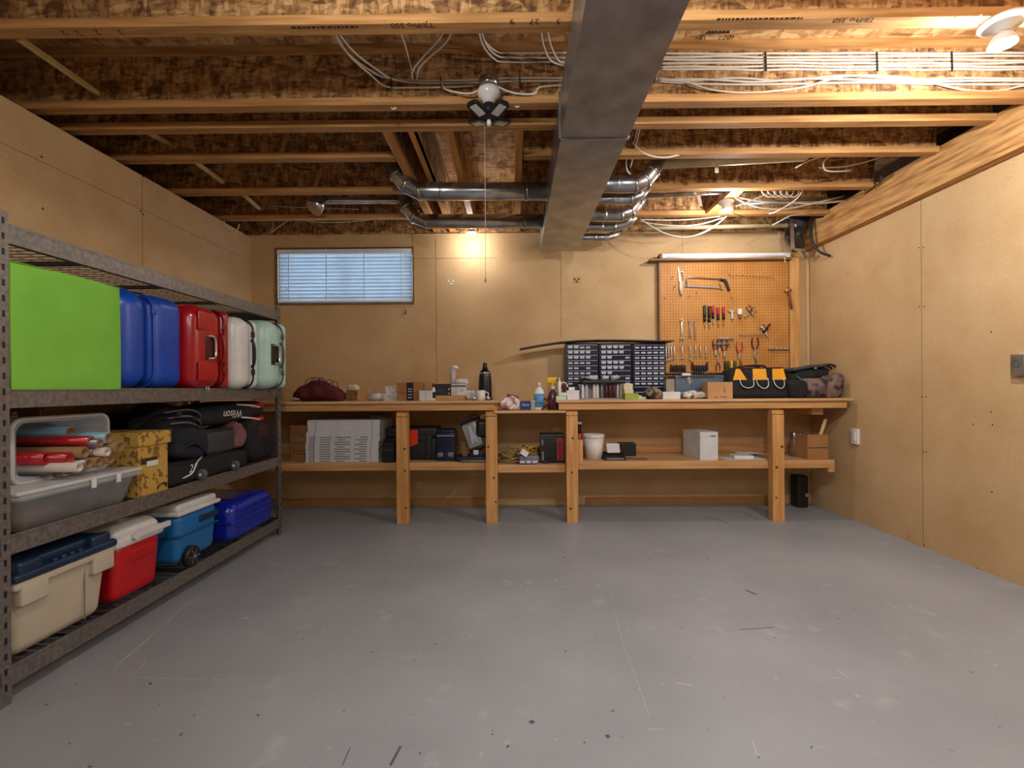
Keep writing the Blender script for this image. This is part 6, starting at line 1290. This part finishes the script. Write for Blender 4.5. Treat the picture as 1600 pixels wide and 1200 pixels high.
for i, (row, px, py) in enumerate(hpts):
    p = P(px, py, YT - .01); lab = 'empty wire peg hook, ' + ORD[i if i < 14 else i - 14] + ' from the hacksaw side in the ' + ('upper hook row' if row[0] == 'u' else 'short middle hook row')
    if hp is None: hp = solo('peg_hook', lab, 'hook', hook(), M_steel, p, 0, 'empty hooks, upper row')
    else: q = hp.copy(); COL.objects.link(q); q.location = p; q['label'] = lab; q['group'] = 'empty hooks, upper row' if row[0] == 'u' else 'empty hooks, middle row'
for px, py, lab in ((1051, 433, 'lone hook beside the jab saw, higher'), (1054, 448, 'lone hook beside the jab saw, lower'), (1077, 463, 'lone hook under the hacksaw frame, window side'), (1089, 457, 'lone hook under the middle of the hacksaw blade'), (1039, 466, 'lone hook near the pegboard frame'), (1143, 465, 'lone hook below the hacksaw handle')):
    q = hp.copy(); COL.objects.link(q); q.location = P(px, py, YT - .01); q['label'] = 'empty ' + lab; q['group'] = 'single empty hooks'
# jab saw + clamp + hacksaw
t, p = hang('jab_saw', 'keyhole saw hanging point-up beside the hacksaw', 'saw', 1062, 440)
MB().prism([(v.x, v.z) for v in (L_(p, 1059.5, 416), L_(p, 1061, 440), L_(p, 1065, 441))], -.001, .001, 'y').build('blade', M_steel, t); MB().tube([L_(p, 1063, 440), L_(p, 1063, 450), L_(p, 1065, 461)], [.008, .011, .01], 10).build('handle', M_ptube, t)
t, p = hang('spring_clamp', 'pale metal C-clamp hanging between the keyhole saw and hacksaw', 'clamp', 1067, 430)
MB().tube(smooth([L_(p, 1062, 426), L_(p, 1065, 424), L_(p, 1068, 427), L_(p, 1068, 438), L_(p, 1065, 442)], 4), .004, 6).build('clamp_frame', M_steel, t); MB().tube([L_(p, 1066, 440), L_(p, 1066, 455)], .005, 8).build('screw', M_ptube, t)
t, p = hang('hacksaw', 'hacksaw with a steel frame and dark purple handle', 'saw', 1105, 440)
MB().tube([L_(p, 1073, 448), L_(p, 1073, 435), L_(p, 1077, 433), L_(p, 1125, 436)], .005, 6).tube([L_(p, 1124, 436), L_(p, 1126, 450)], .005, 6).build('saw_frame', M_steel, t)
MB().bar(L_(p, 1071, 446.5), L_(p, 1127, 450), .003, .012, (0, 0, 1)).build('blade', M_silv, t)
MB().tube(smooth([L_(p, 1125, 436.5), L_(p, 1132, 438), L_(p, 1136, 445), L_(p, 1139, 454)], 4), [.011] * 4 + [.013] * 5 + [.012] * 4, 10).build('handle', mat('purple_grip', '2b1a2e', .5), t)
MB().tube([L_(p, 1127, 450), L_(p, 1129, 453)], .006, 6).build('wing_nut', M_steel, t)
# handled tools row
M_rgrip = mat('red_grip', 'b3202a', .4); M_dgrip = mat('olive_black_grip', '2f2a1c', .5)
for i, (px, py0, m1, lab) in enumerate(((1101, 478, M_dgrip, 'olive-black handled driver, first in the handle row'), (1108, 479, M_black, 'black handled driver, second in the handle row'), (1114, 478.5, M_rgrip, 'red handled driver, third in the handle row'), (1122, 481, M_rgrip, 'red handled driver, middle one of the three red handles'), (1130.5, 480, M_rgrip, 'red handled driver beside the white scraper'))):
    t, p = hang('screwdriver', lab, 'screwdriver', px, py0, 'drivers in the handle row'); l = .10 if i < 2 else .07
    MB().lathe([(.012, -l * .98), (.014, -l * .7), (.012, -l * .4), (.014, 0), (.009, .004)][::-1], (0, 0, 0), 10).build('grip', m1, t); MB().lathe([(.013, -l - .035), (.012, -l)], (0, 0, 0), 10).build('collar', M_black, t); MB().lathe([(.0035, -l - .10), (.0035, -l - .03)], (0, 0, 0), 8).build('shaft', M_steel, t)
t, p = hang('putty_knife', 'T-shaped scraper with a pinkish blade and cream handle', 'scraper', 1144, 486); MB().prism([(v.x, v.z) for v in (L_(p, 1136, 484), L_(p, 1150, 484), L_(p, 1147, 488), L_(p, 1140, 488))], -.002, .002, 'y').build('blade', M_steel, t); MB().lathe([(.007, 0), (.009, -.02), (.012, -.06), (.008, -.075)], (0, 0, 0), 10).build('handle', M_ptube, t)
t, p = hang('paint_scraper', 'bright white plastic scraper in the tool row', 'scraper', 1156, 483); MB().rbox((0, 0, -.022), (.036, .016, .05), .004, 2).build('blade_guard', M_white, t); MB().rbox((0, 0, -.065), (.022, .016, .04), .004, 2).build('handle', M_wood, t)
def plier(label, px, py, rot, m, s=1, group='pliers on the pegboard'):
    t, p = hang('pliers', label, 'pliers', px, py, group); t.rotation_euler = (0, rot, 0)
    MB().rbox((0, 0, .028 * s), (.02 * s, .01, .05 * s), .006, 3).build('jaws', M_steel, t); MB().lathe([(.011 * s, -.006), (.011 * s, .006)], (0, 0, 0), 12, Matrix.Rotation(PI / 2, 4, 'X')).build('pivot', M_steel, t)
    for sx in (-1, 1): MB().tube(smooth([(0, 0, 0), (sx * .014 * s, 0, -.02 * s), (sx * .026 * s, 0, -.06 * s), (sx * .02 * s, 0, -.105 * s)], 5), .005 * s, 7).build('grip', m, t)
plier('green-tinged pliers hanging at a slant past the white scraper', 1169, 491, -2.2, mat('green_grip', '5c5a2a', .5), .8); plier('brown-gripped pliers beside the slanted ones, end of the row', 1175, 489, 2.6, M_maroon, .7)
t, p = hang('hammer', 'small hammer hanging head-up, handle slanting to the corner', 'hammer', 1194, 511); MB().tube([L_(p, 1188, 514), L_(p, 1194, 508)], .012, 10).build('head', M_steel, t); MB().tube([L_(p, 1192, 511), L_(p, 1200, 528)], .007, 8).build('handle', M_ptube, t)
t, p = hang('hammer', 'dark red claw hammer with its handle pointing up to the corner', 'hammer', 1200, 511); MB().tube([L_(p, 1194, 516), L_(p, 1204, 506)], .008, 8).build('handle', M_maroon, t); MB().tube([L_(p, 1193, 519), L_(p, 1199, 513)], .012, 10).build('head', M_black, t)
# wrenches
def wrench(label, px, y0, y1, w=.012, group='wrenches hanging on the pegboard', m=None):
    t, p = hang('wrench', label, 'wrench', px, y0, group); l = p.z - P(px, y1, YT - .012).z
    MB().rbox((0, 0, -l / 2), (w * .8, .006, l * .86), .002, 2).build('shaft', m or M_steel, t); MB().tube(arc((0, 0, -.006), w * .7, 0, 2 * PI, 14)[:-1], w * .28, 6, closed=True).build('ring_end', m or M_steel, t)
    MB().tube(arc((0, 0, -l + .006), w * .75, PI * .15 + PI, PI * 1.85 + PI - PI, 12) if False else arc((0, 0, -l + .004), w * .8, PI * -.2, PI * 1.2, 12), w * .32, 6).build('open_jaw', m or M_steel, t)
wrench('large adjustable wrench, longest of the upper three', 1065.5, 500, 531, .017); wrench('dark ratchet wrench, middle of the upper three', 1078, 502, 527, .013, m=M_silv); wrench('dark slim wrench, last of the upper three', 1086, 502, 531, .01, m=M_silv)
for i, (px, y0, y1) in enumerate(((1041, 541, 565), (1045, 541, 564), (1049, 541, 562.5), (1053.5, 541, 562))): wrench('bright combination wrench beside the drawer cabinet, ' + ('closest to it', 'second from it', 'third from it', 'fourth from it')[i], px, y0, y1, .012)
for i, (px, y0, y1) in enumerate(((1066, 541, 561.5), (1078.5, 540, 563), (1087, 540, 557), (1094.5, 541, 557), (1103, 541, 559))): wrench('combination wrench in the spaced lower row, ' + ('first beside the dark handles', 'longest', 'third along', 'shortest', 'last before the pliers')[i], px, y0, y1, .011)
plier('red-handled pliers hanging open, nearest the wrenches', 1118, 548, PI, M_maroon, .9); plier('red-handled long-nose pliers in the pliers cluster', 1124, 545, PI, M_maroon, .8); plier('pale-jawed pliers at the end of the pliers cluster', 1132, 550, PI, M_maroon, 1.0)
plier('slim dark pliers hanging below the pliers cluster', 1122, 566, 0, M_maroon, .7); plier('lone red pliers splayed open like a V', 1155.5, 553, PI, M_rgrip, 1.0)
plier('large dark locking pliers, nearest the corner', 1180, 548, PI, M_maroon, 1.1); t, p = hang('punch', 'bright steel punch hanging under the locking pliers', 'punch', 1181, 556); MB().lathe([(.004, -.09), (.006, -.02), (.007, 0)], (0, 0, 0), 10).build('shaft', M_steel, t)
def rail(label, px0, px1, py, n, m, lr=.007):
    t, p = hang('socket_rail', label, 'rail', (px0 + px1) / 2, py); w = L_(p, px1, py).x * 2
    MB().box(-w / 2, w / 2, -.004, .006, -.004, .004).build('rail_bar', M_steel, t)
    for k in range(n): MB().lathe([(lr * .8, 0), (lr, -.004), (lr, -.022), (lr * .7, -.024)], (0, 0, 0), 10, Matrix.Translation((-w / 2 + w * (k + .5) / n, -.006, .012))).build('socket', m, t)
rail('upper socket rail in the pegboard middle, dark sockets', 1122, 1146, 529, 6, M_steel); rail('lower socket rail just under the upper one', 1115, 1141, 537.5, 6, M_silv); rail('socket rail at the corner edge of the pegboard', 1201, 1232, 545, 7, M_steel)
def drv(label, px, m, y0=568, l=.07, grp='upright drivers in the rack above the toolbox'):
    t, p = hang('screwdriver', label, 'screwdriver', px, y0, grp); MB().lathe([(.009, -l), (.011, -l * .8), (.01, -l * .3), (.009, 0), (.005, .003)][::-1], (0, 0, 0), 10).build('grip', m, t); MB().lathe([(.003, -l - .07), (.003, -l)], (0, 0, 0), 6).build('shaft', M_steel, t)
zr = P(1100, 582, YT - .03)
t = T('tool_rack', 'low wooden rack strip holding the upright drivers on the pegboard', 'rack', (P(1100, 582, YT - .03).x, YT - .02, zr.z)); w = P(1172, 582, YT).x - P(1040, 582, YT).x; MB().box(-w / 2, w / 2, -.02, .02, -.008, .004).build('rack_bar', M_wood, t)
for i in range(6): drv('black-handled driver in the rack cluster beside the cabinets, ' + ('first', 'second', 'third', 'fourth', 'fifth', 'sixth')[i], 1049 + i * 4.2, M_black, 570 + (i % 2))
for i in range(7): drv('dark driver in the rack cluster above the toolbox, ' + ('maroon, at its window end', 'black, second', 'black, third', 'black, fourth', 'black, fifth', 'black, sixth', 'maroon, at its corner end')[i], 1082 + i * 3.8, M_maroon if i in (0, 6) else M_black, 566 if i in (0, 6) else 571)
for i, (m, n_) in enumerate(((M_black, 'black'), (mat('green_handle', '2f4d1f', .4), 'dark green'), (M_yel, 'yellow'), (MATS['green_handle'], 'second green'), (mat('lime_handle', '9aa52c', .4), 'lime'), (M_rgrip, 'red'))): drv(n_ + ' handled driver standing in the rack beside the tool bag', 1133 + i * 5, m, 564)
# stud tools
t, p = hang('claw_hammer', 'wooden-handled claw hammer hung on the corner stud', 'hammer', 1231, 455); t.location.y = 4.25
MB().tube([(-.035, 0, 0), (.02, 0, .004)], .012, 10).build('head', M_brass, t); MB().tube([(.0, 0, -.005), (.02, 0, -.16)], .010, 8).build('handle', mat('dark_wood', '7a4a25', .6), t); MB().tube([(-.005, 0, .03), (-.02, 0, .0)], .007, 8).build('claw', M_steel, t)
# wall plates
p = PX(1338, 682, XR); t = T('outlet_box', 'white outlet cover on the wall beside the bench end', 'outlet', (XR, p.y, p.z)); MB().rbox((-.008, 0, 0), (.02, .075, .12), .004, 3).build('cover_plate', M_white, t); MB().rbox((-.019, 0, .0), (.004, .035, .07), .002, 2).build('socket_face', M_white, t)
p = PX(1597, 570, XR); t = T('switch_box', 'grey metal switch box cut by the photo edge on the bare wall', 'switch', (XR, p.y, p.z)); MB().rbox((-.012, 0, 0), (.03, .07, .115), .004, 3).build('metal_box', M_galv2, t); MB().rbox((-.03, 0, 0), (.012, .012, .024), .002, 2).build('toggle', M_grey, t)
